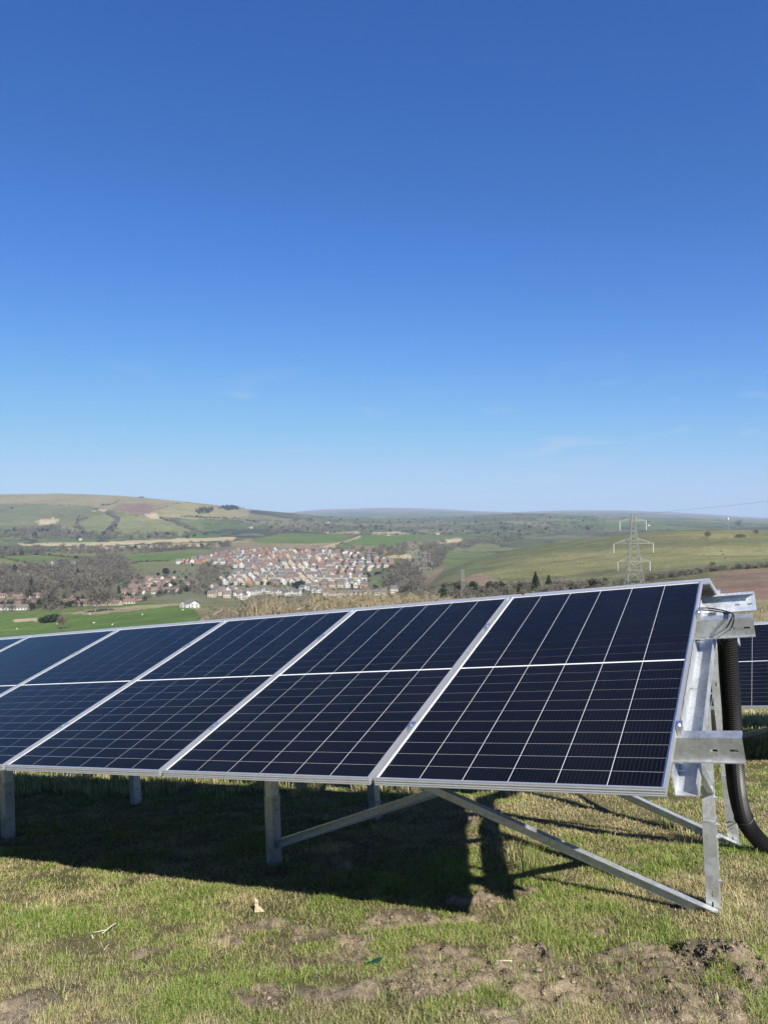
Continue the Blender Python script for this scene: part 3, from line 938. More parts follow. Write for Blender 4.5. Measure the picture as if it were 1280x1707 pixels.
    # crossed braces between neighbouring frames
    for a, b in list(zip(posts[:-1], posts[1:]))[:1]:
        for r in (0, 1):
            (fa, xa, ua, ba, la), (fb, xb, ub, bb, lb) = a[r], b[r]
            p0 = fa-xa*.015-ba*.056+ua*.045
            p1 = fb+xb*(lb-.17)-bb*.056
            channel(p0, p1, (0, 0, 1), -ba, .068, .046, angle=True).build('brace', M_GALV, root)
            if r == 0:
                q0 = fb+xb*.15+ub*.037+bb*.02
                q1 = fa+xa*(la-.18)-ua*.04+ba*.02
                channel(q0, q1, (0, 0, 1), -bb, .056, .04).build('brace', M_GALVD, root)
    # clamps over the module edges
    for k in range(npan+1):
        uu = -k*(PW+PG)+PG/2 if 0 < k < npan else (.012 if k == 0 else -npan*(PW+PG)+PG-.012)
        for v in (.485, 1.80):
            mb = MB()
            w = .019 if 0 < k < npan else .012
            mb.quadbox(fr(uu, v, .0025), U*w, VF*.035, NF*.002)
            mb.quadbox(fr(uu, v, -.017), U*.009, VF*.03, NF*.017)
            mb.tube([fr(uu, v, .0046), fr(uu, v, .010)], .007, 6)
            mb.build('clamp', M_ZINC, root)
    for k in range(npan+1):
        uu = .03-k*(PW+PG)+PG/2 if 0 < k < npan else (.042 if k == 0 else .03-npan*(PW+PG)+PG-.012)
        mb = MB()
        mb.quadbox(bk(uu, .41, .0025), U*(.019 if 0 < k < npan else .012), VB*.035, NB*.002)
        mb.quadbox(bk(uu, .41, -.017), U*.009, VB*.03, NB*.017)
        mb.build('clamp', M_ZINC, root)
    return root, posts, fr, bk

rack1, posts1, fr1, bk1 = table(O1, 8, 'near', 0, [.012-3.026*k for k in range(4)], 'near', .262, .300, 0, 7)
P2 = Vector((4.09956113, 8.7, -2.10015073+CZ))
O2 = P2+U*(.017+.2115*2+2*(PW+PG))
rack2, posts2, fr2, bk2 = table(O2, 6, 'second', 0, [-.6-3.026*k for k in range(3)], 'second', .26, .30, 0, 4)

# ------------------------------------------------------------------ corrugated conduit and cables at the end of the near table
def px3(px, py, depth):
    d = Vector(cx)*((px-640)/F)+Vector(cu)*(-(py-853.5)/F)+Vector(cf)
    return Vector((0, 0, CZ))+d*(depth/d.y)
def spline(pts, n):
    pts = [Vector(p) for p in pts]
    pts = [pts[0]*2-pts[1]]+pts+[pts[-1]*2-pts[-2]]
    out = []
    for i in range(1, len(pts)-2):
        p0, p1, p2, p3 = pts[i-1:i+3]
        for k in range(n):
            t = k/n
            out.append(.5*((2*p1)+(p2-p0)*t+(2*p0-5*p1+4*p2-p3)*t*t+(3*p1-p0-3*p2+p3)*t**3))
    out.append(pts[-2])
    return out
def resample(path, step):
    out, acc = [path[0]], 0.0
    for a, b in zip(path[:-1], path[1:]):
        L = (b-a).length
        while acc+L >= step:
            t = (step-acc)/L
            a = a+(b-a)*t
            out.append(a.copy())
            L = (b-a).length
            acc = 0
        acc += L
    return out
e_end = px3(1300, 1432, 5.45)
cpath = resample(spline([px3(1211, 1061, 4.72), px3(1214, 1120, 4.80), px3(1219, 1190, 4.90), px3(1223, 1270, 5.05), px3(1229, 1325, 5.22), px3(1241, 1368, 5.33),
                         px3(1262, 1398, 5.36), px3(1290, 1425, 5.36), px3(1335, 1450, 5.3)], 40), .0040)
root = empty('corrugated_conduit', (cpath[-1].x, cpath[-1].y, cpath[-1].z))
tag(root, 'thick black corrugated conduit curving to the ground beside the end posts', 'conduit')
mb = MB()
mb.tube(cpath, [.0585 if i % 4 < 2 else .0500 for i in range(len(cpath))], 18, False)
mb.build('hose', M_BLACK, root, False)
mb = MB()
mb.tube([cpath[0]+Vector((0, 0, .004)), cpath[4]], .049, 16)
mb.build('core', M_CABLE, root)
# ties
def ring(mb, c, n, r, th):
    n = n.normalized()
    s = n.cross(Vector((0.2, 0.1, .9))).normalized(); t = n.cross(s)
    mb.tube([c+(s*math.cos(a)+t*math.sin(a))*r for a in np.linspace(0, 2*math.pi, 25)], th, 6)
ci = int(len(cpath)*.735)
foot = posts1[0][1][0]
mb = MB()
ring(mb, cpath[ci], cpath[ci+1]-cpath[ci-1], .061, .004)
pa = posts1[0][1][0]+posts1[0][1][1]*.17
mb.tube([cpath[ci]-Vector((.03, .05, 0)), pa+Vector((.02, -.055, .0)), pa+Vector((-.045, -.05, .003))], .004, 6)
mb.build('cable_tie', M_CABLE, root)
mb = MB()
c0 = fr1(.155, 1.80, -.034)
wire = [fr1(-.05, 1.93, -.03), fr1(.05, 1.90, -.028), fr1(.15, 1.84, -.026), px3(1220, 1024, 4.40), px3(1214, 1040, 4.42), px3(1204, 1057, 4.62), px3(1205, 1075, 4.74)]
mb.tube(spline(wire, 10), .0042, 7)
o1_ = mb.build('solar_cable', M_CABLE, None, True)
tag(o1_, 'thin black cable dropping on the left into the conduit mouth below the upper rail', 'cable')
mb = MB()
wire = [fr1(-.05, 1.95, -.03), fr1(.06, 1.93, -.028), fr1(.165, 1.85, -.026), px3(1222, 1026, 4.40), px3(1220, 1042, 4.40), px3(1214, 1055, 4.55), px3(1213, 1075, 4.74)]
mb.tube(spline(wire, 10), .0042, 7)
o2_ = mb.build('solar_cable', M_CABLE, None, True)
tag(o2_, 'thin black cable bowing on the right into the conduit mouth below the upper rail', 'cable')

# ------------------------------------------------------------------ litter on the grass
def stick(px, py, ang, L, r, name, label, mat, lift=.006, cat='twig'):
    x, y = p2g(px, py)
    c = Vector((x, y, gz(x, y)+r+lift))
    d = Vector((math.cos(ang), math.sin(ang), 0))
    d.z = .03157*d.x-.1682*d.y
    pts = [c+d*L*t+Vector((0, 0, .003*math.sin(5*t+ang))) + Vector((-d.y, d.x, 0))*.03*L*math.sin(4*t) for t in np.linspace(-.5, .5, 7)]
    mb = MB()
    mb.tube(pts, [r*(1.1-.5*abs(t)) for t in np.linspace(-1, 1, 7)], 6)
    o = mb.build(name, mat, None, True)
    tag(o, label, cat)
M_STRAW = plain('bleached_stem', (0.50, 0.45, 0.33), 0.8, 0, .2, 30)
M_WOOD = plain('pale_split_wood', (0.42, 0.35, 0.22), 0.85, 0, .35, 60)
M_GREENP = plain('green_plastic', (0.008, 0.06, 0.038), 0.4, 0, .1, 30)
stick(184, 1552, 1.35, .17, .0042, 'dry_stem', 'upright-lying pale dry stem in the grass at lower left', M_STRAW, .03)
stick(154, 1563, 2.0, .07, .006, 'dry_stem', 'short thick pale stub left of the longer dry stem', M_STRAW, .012)
stick(179, 1578, 1.5, .09, .003, 'dry_stem', 'thin pale stem just below the longer dry stem', M_STRAW, .012)
stick(168, 1552, .05, .09, .0025, 'dry_stem', 'thin level straw between the short stub and the longer dry stem', M_STRAW, .012)
stick(838, 1610, -.5, .09, .004, 'dry_stem', 'pale dry stem lying on the bare soil patch at right', M_STRAW, .01)
x, y = p2g(428, 1519)
z = gz(x, y)
mb = MB()
for dx_, hh_ in ((0, .088), (.0105, .076)):
    mb.quadbox((x+dx_-.003, y, z+hh_/2), (.0042, .001, 0), (0, .003, 0), (-.003, 0, hh_/2))
mb.prism([(x-.012, y-.006, z+.002), (x+.046, y-.016, z+.010), (x+.014, y-.006, z+.036), (x-.010, y-.004, z+.030)], (.004, .008, 0))
o = mb.build('wood_offcut', M_WOOD, None)
tag(o, 'pale L-shaped wood splinter standing in the grass before the middle post', 'wood offcut')
x, y = p2g(622, 1614)
mb = MB()
mb.quadbox((x, y, gz(x, y)+.022), (.034, .004, .006), (-.003, .011, -.002), (0, 0, .0025))
mb.quadbox((x+.028, y+.012, gz(x, y)+.030), (.016, -.004, .003), (.004, .010, -.002), (0, 0, .0022))
tag(mb.build('plastic_scrap', M_GREENP, None), 'small green plastic scrap beside a bare patch in the grass', 'scrap')
# soil clods
M_CLOD = plain('dry_soil_clod', (0.21, 0.155, 0.105), .95, 0, .35, 25)
def clod_mesh(seed):
    r = np.random.default_rng(seed)
    import bmesh
    bm = bmesh.new()
    bmesh.ops.create_icosphere(bm, subdivisions=2, radius=1)
    off = r.random(3)*50
    for v in bm.verts:
        n = fbm(np.array([v.co.x*1.6+off[0]+v.co.z]), np.array([v.co.y*1.6+off[1]-v.co.z*.7]), 3, seed)[0]
        v.co *= .25+1.5*n
        v.co.z *= .55
    me = bpy.data.meshes.new('soil_clod')
    bm.to_mesh(me); bm.free()
    me.materials.append(M_CLOD)
    return me
clods = [clod_mesh(s) for s in range(5)]
CL = []
for sx, sy, rx, ry, k in ((980,1627,190,34,60),(1185,1600,70,20,46),(870,1580,55,14,18),(745,1640,90,30,26),(800,1500,26,14,12),(1265,1625,40,26,14),(805,1372,14,14,5),(620,1412,30,12,8),(550,1440,36,16,8),(690,1530,80,9,10),(1150,1680,100,24,16),(455,1665,50,24,8),(405,1553,40,7,6)):
    for _ in range(k*6):
        a, r = rng.random()*6.283, math.sqrt(rng.random())
        CL.append((sx+rx*1.1*r*math.cos(a), sy+ry*1.1*r*math.sin(a), .003+.013*rng.random()**3.5))
S = Soup()
for px, py, r in CL:
    x, y = p2g(px, py)
    me = clods[int(rng.integers(0, 5))]
    co = np.array([v.co for v in me.vertices])
    a = rng.random()*6.28
    co = np.stack([co[:, 0]*math.cos(a)-co[:, 1]*math.sin(a), co[:, 0]*math.sin(a)+co[:, 1]*math.cos(a), co[:, 2]], 1)*r+np.array([x, y, gz(x, y)+r*.05])
    tri = np.array([p.vertices[:] for p in me.polygons])
    S.add(co, tri, np.tile(np.array((.25, .195, .14))*(.5+.7*rng.random()), (len(co), 1)))
tag(S.build('soil_crumbs', M_SOIL), 'loose crumbs and small clods of dry soil on the bare patches', 'soil', None, 'stuff')

# ------------------------------------------------------------------ trees, woods and hedges
BARE = [(0.185,0.165,0.122),(0.160,0.146,0.112),(0.205,0.185,0.130),(0.155,0.130,0.108)]
DARK = [(0.020,0.034,0.016),(0.028,0.042,0.020),(0.035,0.048,0.022)]
TANS = [(0.30,0.245,0.14),(0.25,0.20,0.115),(0.34,0.29,0.18),(0.22,0.17,0.11)]
def tris(c, size, slim, col):
    """loose triangles round points c; slim < 1 gives twig-like slivers"""
    n = len(c)
    d = rng.normal(size=(n, 3)); d[:, 2] = np.abs(d[:, 2])*.8+.15
    d /= np.linalg.norm(d, axis=1, keepdims=True)
    e = np.cross(d, rng.normal(size=(n, 3))); e /= np.linalg.norm(e, axis=1, keepdims=True)
    s = size*(.6+.8*rng.random((n, 1)))
    V = np.stack([c-d*s*.5-e*s*.5*slim, c-d*s*.5+e*s*.5*slim, c+d*s*.6], 1).reshape(-1, 3)
    Ft = np.arange(3*n).reshape(-1, 3)
    return V, Ft, np.repeat(col, 3, 0)
def crown_pts(n, w, h, kind):
    if kind == 'conifer':
        t = rng.random(n)**.7
        r = (1-(1-t)*1.0)*w*.5*np.sqrt(rng.random(n))
        a = rng.random(n)*6.283
        return np.stack([r*np.cos(a), r*np.sin(a), h*(1-t)*.95+h*.04], 1)
    lob = rng.normal(size=(7, 3)); lob /= np.linalg.norm(lob, axis=1, keepdims=True); lob[:, 2] = np.abs(lob[:, 2])
    q = rng.normal(size=(n, 3)); q /= np.linalg.norm(q, axis=1, keepdims=True)
    q *= (rng.random((n, 1))**(1/2.2))
    j = rng.integers(0, 7, n)
    p = lob[j]*.55+q*.52
    z0 = .42 if kind == 'bare' else .34
    return np.stack([p[:, 0]*w*.5, p[:, 1]*w*.5, h*(z0+p[:, 2]*(1-z0)*.95)], 1)
def clump(S, x, y, z, h, w, kind, n):
    pal = {'bare': BARE, 'conifer': DARK, 'evergreen': DARK, 'tan': TANS}[kind]
    p = crown_pts(n, w, h, 'bare' if kind == 'tan' else kind)
    if kind != 'conifer':      # fill down towards the ground
        p[:, 2] = np.where(rng.random(n) < .30, p[:, 2]*rng.random(n), p[:, 2])
    base = np.array(pal[int(rng.integers(0, len(pal)))])
    col = base[None]*(.75+.5*rng.random((n, 1)))
    size = {'bare': .42, 'conifer': .30, 'evergreen': .30, 'tan': .42}[kind]*w*(22/n)**.45
    slim = {'bare': .24, 'conifer': .8, 'evergreen': .9, 'tan': .25}[kind]
    S.add(*tris(p+np.array([x, y, z]), size, slim, col))
    if kind == 'bare' and n > 100:
        k = 5
        a = rng.random(k)*6.283
        S.add(*blades(x+rng.normal(size=k)*w*.12, y+rng.normal(size=k)*w*.12, np.full(k, z), h*(.55+.4*rng.random(k)), np.full(k, .035*h), .1+.5*rng.random(k), np.tile(np.array((.20, .18, .145)), (k, 1)), None, a))
def limb_tree(trunk, h, r0, seed, bare):
    """tapered trunk with limbs"""
    rr = random.Random(seed)
    tips = []
    def grow(p, d, L, r, lev):
        pts, rad = [p], [r]
        for i in range(4):
            d = (d+Vector((rr.uniform(-.22, .22), rr.uniform(-.22, .22), rr.uniform(-.02, .16)))).normalized()
            p = p+d*L/4
            pts.append(p); rad.append(r*(1-.16*(i+1)))
            if lev < 3 and i >= 1:
                for _ in range(2 if lev < 2 else 1):
                    s = Vector((rr.uniform(-1, 1), rr.uniform(-1, 1), rr.uniform(.1, .7))).normalized()
                    grow(p, (d*.45+s).normalized(), L*rr.uniform(.5, .72), r*.5, lev+1)
        trunk.tube(pts, rad, 5 if lev else 7, False)
        tips.append(p)
    grow(Vector((0, 0, -.3)), Vector((0, 0, 1)), h*.55, r0, 0 if bare else 2)
    return tips
def tree(px, row, hpx, kind, label, group=None, wr=.85, D=None):
    x, y, z = at_depth(px, D) if D else hit(px, row)
    h = hpx*y/F
    w = h*wr
    root = empty({'bare': 'bare_tree', 'conifer': 'conifer_tree', 'evergreen': 'evergreen_tree', 'tan': 'pale_shrub'}[kind], (x, y, z))
    tag(root, label, 'tree' if kind != 'tan' else 'shrub', group)
    mb = MB()
    limb_tree(mb, h, h*.028, int(px*7+row), kind in ('bare', 'tan'))
    me = mesh_from('trunk', mb.v, mb.f, M_BARK)
    part('trunk', me, root)
    n = 620 if kind != 'bare' else 700
    p = crown_pts(n, w, h, 'bare' if kind == 'tan' else kind)
    pal = {'bare': BARE, 'conifer': DARK, 'evergreen': DARK, 'tan': TANS}[kind]
    base = np.array(pal[int(rng.integers(0, len(pal)))])
    col = base[None]*(.75+.5*rng.random((n, 1)))
    V, Ft, C = tris(p, w*{'bare': .115, 'conifer': .12, 'evergreen': .12, 'tan': .14}[kind], {'bare': .22, 'conifer': .7, 'evergreen': .8, 'tan': .2}[kind], col)
    soup('crown', V, Ft, C, M_FOL).parent = root
    return root
M_BARK = plain('bark', (0.13, 0.11, 0.09), .9, 0, .3, 1.5)

# trees that stand on their own
tree(84, 1034, 56, 'bare', 'bare spreading tree at the left of the green pasture')
tree(157, 1021, 48, 'bare', 'left of the paired bare trees at the far edge of the pasture')
tree(180, 1018, 46, 'bare', 'right of the paired bare trees at the far edge of the pasture')
tree(84, 1037, 14, 'evergreen', 'low dark bush under the bare tree left of the pasture', None, 2.6)
tree(53, 1018, 13, 'evergreen', 'small round dark bush beside the long white bungalows')
tree(104, 1048, 26, 'tan', 'pale leafless shrub low in the pasture above the panels')
tree(178, 984, 20, 'conifer', 'left of the two narrow dark conifers at the edge of the grey wood')
tree(197, 990, 16, 'conifer', 'right of the two narrow dark conifers at the edge of the grey wood', None, .6)
tree(275, 961, 15, 'evergreen', 'round dark evergreen in the field corner by the red roofs', None, 1.0)
tree(263, 962, 8, 'evergreen', 'smaller dark evergreen left of the round one by the red roofs', None, .8)
tree(498, 984, 16, 'evergreen', 'broad dark evergreen in front of the estate houses', None, 1.6)
tree(445, 975, 10, 'conifer', 'dark conifer among the estate houses, left of two', None, .8)
tree(481, 974, 9, 'conifer', 'dark conifer among the estate houses, right of two', None, .8)
tree(787, 988, 20, 'evergreen', 'dark evergreen below the green hill beside the slender pylon', None, .95)
tree(818, 992, 28, 'evergreen', 'left half of the paired dark evergreens below the green hill', None, .8)
tree(834, 992, 25, 'evergreen', 'right half of the paired dark evergreens below the green hill', None, .9)
tree(890, 984, 31, 'conifer', 'tall pointed dark fir below the green hill', None, .75)
tree(912, 983, 24, 'conifer', 'shorter pointed fir right of the tall one', None, .9)
tree(866, 990, 26, 'bare', 'brown leafless tree left of the tall fir', None, 1.1)
tree(868, 1000, 20, 'tan', 'pale twiggy shrub rising behind the panel edge left of the fir')
tree(962, 984, 20, 'tan', 'pale twiggy shrub between the fir and the big pylon')
tree(935, 984, 14, 'evergreen', 'low dark evergreen right of the two firs', None, 1.6)
tree(1000, 982, 18, 'bare', 'leafless thicket tree just left of the big pylon', None, 1.3)
tree(1085, 978, 26, 'bare', 'leafless tree just right of the big pylon base', None, .8)
tree(1118, 966, 17, 'bare', 'left of two rounded leafless bushes above the brown field', None, 1.2)
tree(1136, 965, 18, 'bare', 'right of two rounded leafless bushes above the brown field', None, 1.2)
tree(1229, 880, 15, 'bare', 'leafless tree on the crest of the green hill beside the mast', None, .9)
tree(1178, 897, 13, 'bare', 'leafless tree by the field wall on the green hill', None, 1.2)
tree(1258, 893, 12, 'bare', 'leafless tree on the green hill near the right edge', None, 1.0)
tree(1184, 944, 8, 'tan', 'yellow-brown gorse bush low on the green hill', None, 1.8)
tree(1232, 896, 6, 'tan', 'flat gorse patch high on the green hill', None, 3.0)
tree(640, 985, 22, 'bare', 'reddish leafless tree beside the white terrace', None, .9)

def scatter_poly(poly, count, kind, h, wr, name, label, cat, dmin=0, dmax=1e9, mix=None):
    S = Soup()
    xs = [p[0] for p in poly]; ys = [p[1] for p in poly]
    k = tries = 0
    while k < count and tries < count*12:
        tries += 1
        px, row = rng.uniform(min(xs), max(xs)), rng.uniform(min(ys), max(ys))
        if not in_poly(np.array([px]), np.array([row]), poly)[0]:
            continue
        x, y, z = hit(px, row)
        if not dmin*.9 < y < dmax*1.45:
            continue
        hh = h*rng.uniform(.6, 1.2)
        kd = kind if mix is None or rng.random() > mix[1] else mix[0]
        clump(S, x, y, z-.3, hh, hh*wr*rng.uniform(.8, 1.3), kd, 220 if y < 800 else 130 if y < 1500 else 44)
        k += 1
    if S.V:
        tag(S.build(name, M_FOL), label, cat, None, 'stuff')
def scatter_line(S, pts, step, kind, h, wr):
    for (x0, y0), (x1, y1) in zip(pts[:-1], pts[1:]):
        n = max(1, int(math.hypot(x1-x0, y1-y0)/step))
        for i in range(n):
            t = (i+rng.random())/n
            x, y, z = hit(x0+(x1-x0)*t, y0+(y1-y0)*t)
            hh = h*rng.uniform(.5, 1.25)
            clump(S, x, y, z-.3, hh, hh*wr*rng.uniform(.8, 1.4), kind if rng.random() > .12 else 'evergreen', 130 if y < 900 else 44)
scatter_poly([(-60,962),(20,954),(120,944),(210,948),(238,975),(150,990),(-60,992)], 430, 'bare', 15, .95, 'leafless_wood', 'grey leafless wood between the fields and the red roofs at left', 'wood', 400, 1100, ('conifer', .03))
scatter_poly([(140,950),(165,925),(205,932),(215,950)], 110, 'bare', 12, 1, 'leafless_wood', 'leafless copse between the two left valley fields', 'wood', 500, 1500)
scatter_poly([(-40,926),(-40,914),(130,913),(240,911),(380,905),(385,912),(230,922),(60,926)], 230, 'bare', 9, 1.2, 'leafless_thicket', 'line of leafless scrub below the tan heath strips', 'thicket', 800, 2300, ('evergreen', .1))
scatter_poly([(-40,900),(-40,882),(60,884),(90,872),(125,885),(180,890),(330,890),(330,898),(150,900)], 300, 'bare', 11, 1.3, 'leafless_wood', 'grey leafless wood along the foot of the left hill', 'wood', 1500, 3200, ('evergreen', .05))
scatter_poly([(325,853),(338,848),(355,847),(360,850),(345,857),(332,858)], 130, 'conifer', 12, .6, 'conifer_plantation', 'small dark block plantation on the tan hillside', 'plantation', 2200, 4200)
scatter_poly([(365,848),(382,842),(402,843),(408,849),(380,851)], 60, 'evergreen', 13, 1.1, 'skyline_wood', 'dark wood on the skyline where the left hill falls away', 'wood', 2500, 4600)
scatter_poly([(300,945),(345,925),(600,925),(655,950),(630,985),(350,995),(230,985),(230,965)], 380, 'bare', 5.0, 1.0, 'garden_trees', 'small garden trees and bushes scattered between the estate houses', 'bushes', 450, 1500, ('evergreen', .5))
scatter_poly([(0,1000),(230,985),(330,965),(330,985),(240,1004),(0,1022)], 260, 'bare', 6.0, 1.0, 'garden_trees', 'garden bushes between the red-roofed bungalows at left', 'bushes', 380, 900, ('evergreen', .3))
scatter_poly([(330,955),(345,940),(372,945),(385,965),(360,985),(320,980)], 90, 'bare', 8, 1.0, 'leafless_thicket', 'leafless thicket at the left end of the estate', 'thicket', 450, 1400)
scatter_poly([(655,985),(650,950),(690,940),(705,950),(700,975),(690,988)], 260, 'bare', 10, 1.0, 'leafless_wood', 'brown leafless wood right of the estate', 'wood', 420, 1500)
scatter_poly([(695,950),(700,915),(735,908),(745,925),(725,950)], 200, 'bare', 12, 1.0, 'leafless_wood', 'purple-grey leafless wood left of the green hill', 'wood', 700, 1800)
scatter_poly([(480,918),(620,917),(690,905),(700,915),(660,930),(600,922),(480,921)], 130, 'bare', 8, 1.2, 'leafless_thicket', 'leafless scrub along the back of the estate', 'thicket', 900, 1900)
scatter_poly([(735,914),(780,902),(870,893),(872,899),(800,910),(745,920)], 150, 'bare', 9, 1.2, 'leafless_hedge', 'thick leafless hedge behind the shoulder of the green hill', 'hedge', 700, 2300)
scatter_poly([(690,985),(760,975),(850,985),(1020,975),(1030,985),(900,1000),(700,1000)], 150, 'bare', 5, 1.2, 'leafless_hedge', 'mixed hedge along the foot of the green hill', 'hedge', 150, 600, ('evergreen', .12))
scatter_poly([(420,890),(500,868),(640,866),(850,858),(1010,862),(1010,885),(860,895),(700,890),(560,887)], 640, 'bare', 9, 1.5, 'leafless_woods', 'scattered copses and hedges over the middle hills', 'woods', 1900, 6500, ('evergreen', .12))
scatter_poly([(420,880),(490,862),(560,862),(640,872),(640,886),(470,890)], 160, 'bare', 10, 1.6, 'leafless_wood', 'grey copses in the gap between the left hill and the middle hills', 'wood', 1900, 5500, ('evergreen', .1))
S = Soup()
for pts, st, h in (([(184,858),(198,868),(186,880),(180,895)], .8, 11), ([(180,858),(196,866),(190,882),(176,892)], .9, 11), ([(132,862),(128,875),(136,884)], 1.2, 9), ([(266,864),(300,876),(325,886)], 1.6, 8), ([(282,866),(300,872),(345,893)], 1.6, 8),
                   ([(166,844),(185,842),(200,836)], 1.5, 6), ([(262,850),(290,841),(320,838)], 2.2, 5), ([(230,829.5),(272,830.5)], 1.5, 6), ([(300,862),(400,866),(430,872)], 1.8, 8), ([(0,852),(20,848),(25,845)], 2.0, 6)):
    scatter_line(S, pts, st, 'bare', h, 1.4)
tag(S.build('leafless_hedges', M_FOL), 'dark hedgerows threading the fields of the left hill', 'hedges', None, 'stuff')
S = Soup()
for pts, st, h in (([(205,939),(240,937),(282,935)], 1.2, 3.2), ([(0,930),(30,936),(60,944)], 1.4, 4), ([(12,926),(60,925),(132,931)], 1.6, 5), ([(300,941),(348,929)], 1.6, 4), ([(420,900),(468,888),(590,890)], 1.6, 5), ([(560,911),(600,892),(700,891)], 1.8, 5)):
    scatter_line(S, pts, st, 'bare', h, 1.3)
tag(S.build('leafless_hedges', M_FOL), 'low hedges bounding the bright green valley fields', 'hedges', None, 'stuff')
S = Soup()
for pts, st, h in (([(1030,975),(1100,965),(1180,953),(1230,949),(1290,945)], 3.0, 3.0), ([(1158,893),(1178,902),(1200,920),(1214,948)], 3.0, .9)):
    scatter_line(S, pts, st, 'bare', h, 1.3)
tag(S.build('field_hedge', M_FOL), 'broken hedge between the green hill and the brown field', 'hedge', None, 'stuff')
S = Soup()
for pts, st, h in (([(975,891.5),(1030,888.5)], 4, 4), ([(1105,884.5),(1128,883)], 3, 3.6), ([(1135,882),(1146,881)], 4, 3.2), ([(1172,880),(1222,879)], 2.4, 3.4), ([(1030,889.5),(1075,887)], 3, 3.6)):
    scatter_line(S, pts, st, 'evergreen', h, 1.6)
tag(S.build('crest_bushes', M_FOL), 'dark gorse bushes dotted along the crest of the green hill', 'bushes', None, 'stuff')
# blond scrub on the near slope behind the panels
S = Soup()
for _ in range(900):
    px = rng.uniform(345, 770)
    y = rng.uniform(105, 190)
    x, y, z = at_depth(px, y)
    top = np.interp(px, [345, 380, 430, 470, 600, 655, 700, 770], [1018, 1000, 981, 980, 976, 980, 988, 996])
    h = max(.7, (z-(CZ-(top-horizon_row(px))/F*y))*-1)*rng.uniform(.5, 1.05)
    grey = px < 520 and rng.random() < .55
    pal = BARE if grey else TANS
    n = 26
    a = rng.random(n)*6.283
    bx, by = x+rng.normal(size=n)*.9, y+rng.normal(size=n)*.9
    col = np.array(pal)[rng.integers(0, 4, n)]*(.75+.5*rng.random((n, 1)))
    S.add(*blades(bx, by, np.full(n, z-.1), h*(.4+.6*rng.random(n)), np.full(n, .085), .1+.35*rng.random(n), col, None, a))
    q = rng.normal(size=(10, 3))*np.array([.9, .9, h*.22])+np.array([x, y, z+h*.55])
    S.add(*tris(q, 1.1, .16, np.array(pal)[rng.integers(0, 4, 10)]*.9))
tag(S.build('blond_scrub', M_GRASS), 'blond reeds and leafless brush on the slope behind the panels', 'scrub', None, 'stuff')
S = Soup()
for _ in range(420):
    y = rng.uniform(20, 120)
    px = rng.uniform(1150, 1330)
    x, y, z = at_depth(px, y)
    n = 16
    col = np.array(TANS)[rng.integers(0, 4, n)]*(.7+.5*rng.random((n, 1)))
    S.add(*blades(x+rng.normal(size=n)*.25, y+rng.normal(size=n)*.25, np.full(n, z), .18+.5*rng.random(n), np.full(n, .012+.0003*y), .2+.7*rng.random(n), col))
tag(S.build('rough_grass', M_GRASS), 'rough dead grass on the slope beyond the second row', 'grass', None, 'stuff')

# ------------------------------------------------------------------ houses
WALLS = {'orange brick': (0.33,0.19,0.125), 'red brick': (0.25,0.14,0.108), 'pink rendered': (0.38,0.315,0.26), 'cream rendered': (0.40,0.345,0.27), 'white rendered': (0.47,0.455,0.43)}
ROOFS = {'grey': (0.105,0.098,0.098), 'brown': (0.135,0.108,0.09), 'red': (0.15,0.095,0.078)}
M_WALL = {k: plain(k.replace(' ', '_')+'_wall', c, .85, 0, .1, .8) for k, c in WALLS.items()}
M_ROOF = {k: plain(k+'_roof_tiles', c, .8, 0, .2, 1.5) for k, c in ROOFS.items()}
M_PANE = plain('dark_window', (0.03, 0.035, 0.04), .2, 0, .2, 1)
SHAPES = {'house': (8.5, 7.5, 5.0, 2.6), 'wide': (11.5, 7.5, 5.0, 2.7), 'gable': (7.0, 9.5, 5.0, 3.0), 'bungalow': (12.0, 8.0, 2.6, 2.5), 'terrace': (5.6, 8.0, 5.0, 2.4)}
def wall_mesh(shape, wall):
    w, d, h, r = SHAPES[shape]
    mb = MB()
    gx = shape == 'gable'      # ridge runs front to back
    if gx:
        mb.prism([(-w/2, -d/2, -1.5), (w/2, -d/2, -1.5), (w/2, -d/2, h), (0, -d/2, h+r), (-w/2, -d/2, h)], (0, d, 0))
    else:
        mb.prism([(-w/2, -d/2, -1.5), (-w/2, d/2, -1.5), (-w/2, d/2, h), (-w/2, 0, h+r), (-w/2, -d/2, h)], (w, 0, 0))
    nf = len(mb.f)
    nx = max(2, int(w/2.6))
    for lv in range(1 if h < 4 else 2):
        for i in range(nx):
            cx_ = -w/2+w*(i+.5)/nx
            for s in (-1, 1):
                mb.quadbox((cx_, s*d/2, 1.35+lv*2.45), (.62, 0, 0), (0, .03, 0), (0, 0, .62))
    me = mesh_from('house', mb.v, mb.f, M_WALL[wall])
    me.materials.append(M_PANE)
    for p in me.polygons[nf:]:
        p.material_index = 1
    return me
def roof_mesh(shape, roof):
    w, d, h, r = SHAPES[shape]
    mb = MB()
    o, t = .35, .16
    if shape == 'gable':
        for s in (-1, 1):
            mb.prism([(0, -d/2-o, h+r+.02), (s*(w/2+o), -d/2-o, h-r*o/(w/2)+.02), (s*(w/2+o), -d/2-o, h-r*o/(w/2)+t), (0, -d/2-o, h+r+t+.02)][::s], (0, d+2*o, 0))
    else:
        for s in (-1, 1):
            mb.prism([(-w/2-o, 0, h+r+.02), (-w/2-o, s*(d/2+o), h-r*o/(d/2)+.02), (-w/2-o, s*(d/2+o), h-r*o/(d/2)+t), (-w/2-o, 0, h+r+t+.02)][::-s], (w+2*o, 0, 0))
    return mesh_from('roof', mb.v, mb.f, M_ROOF[roof])
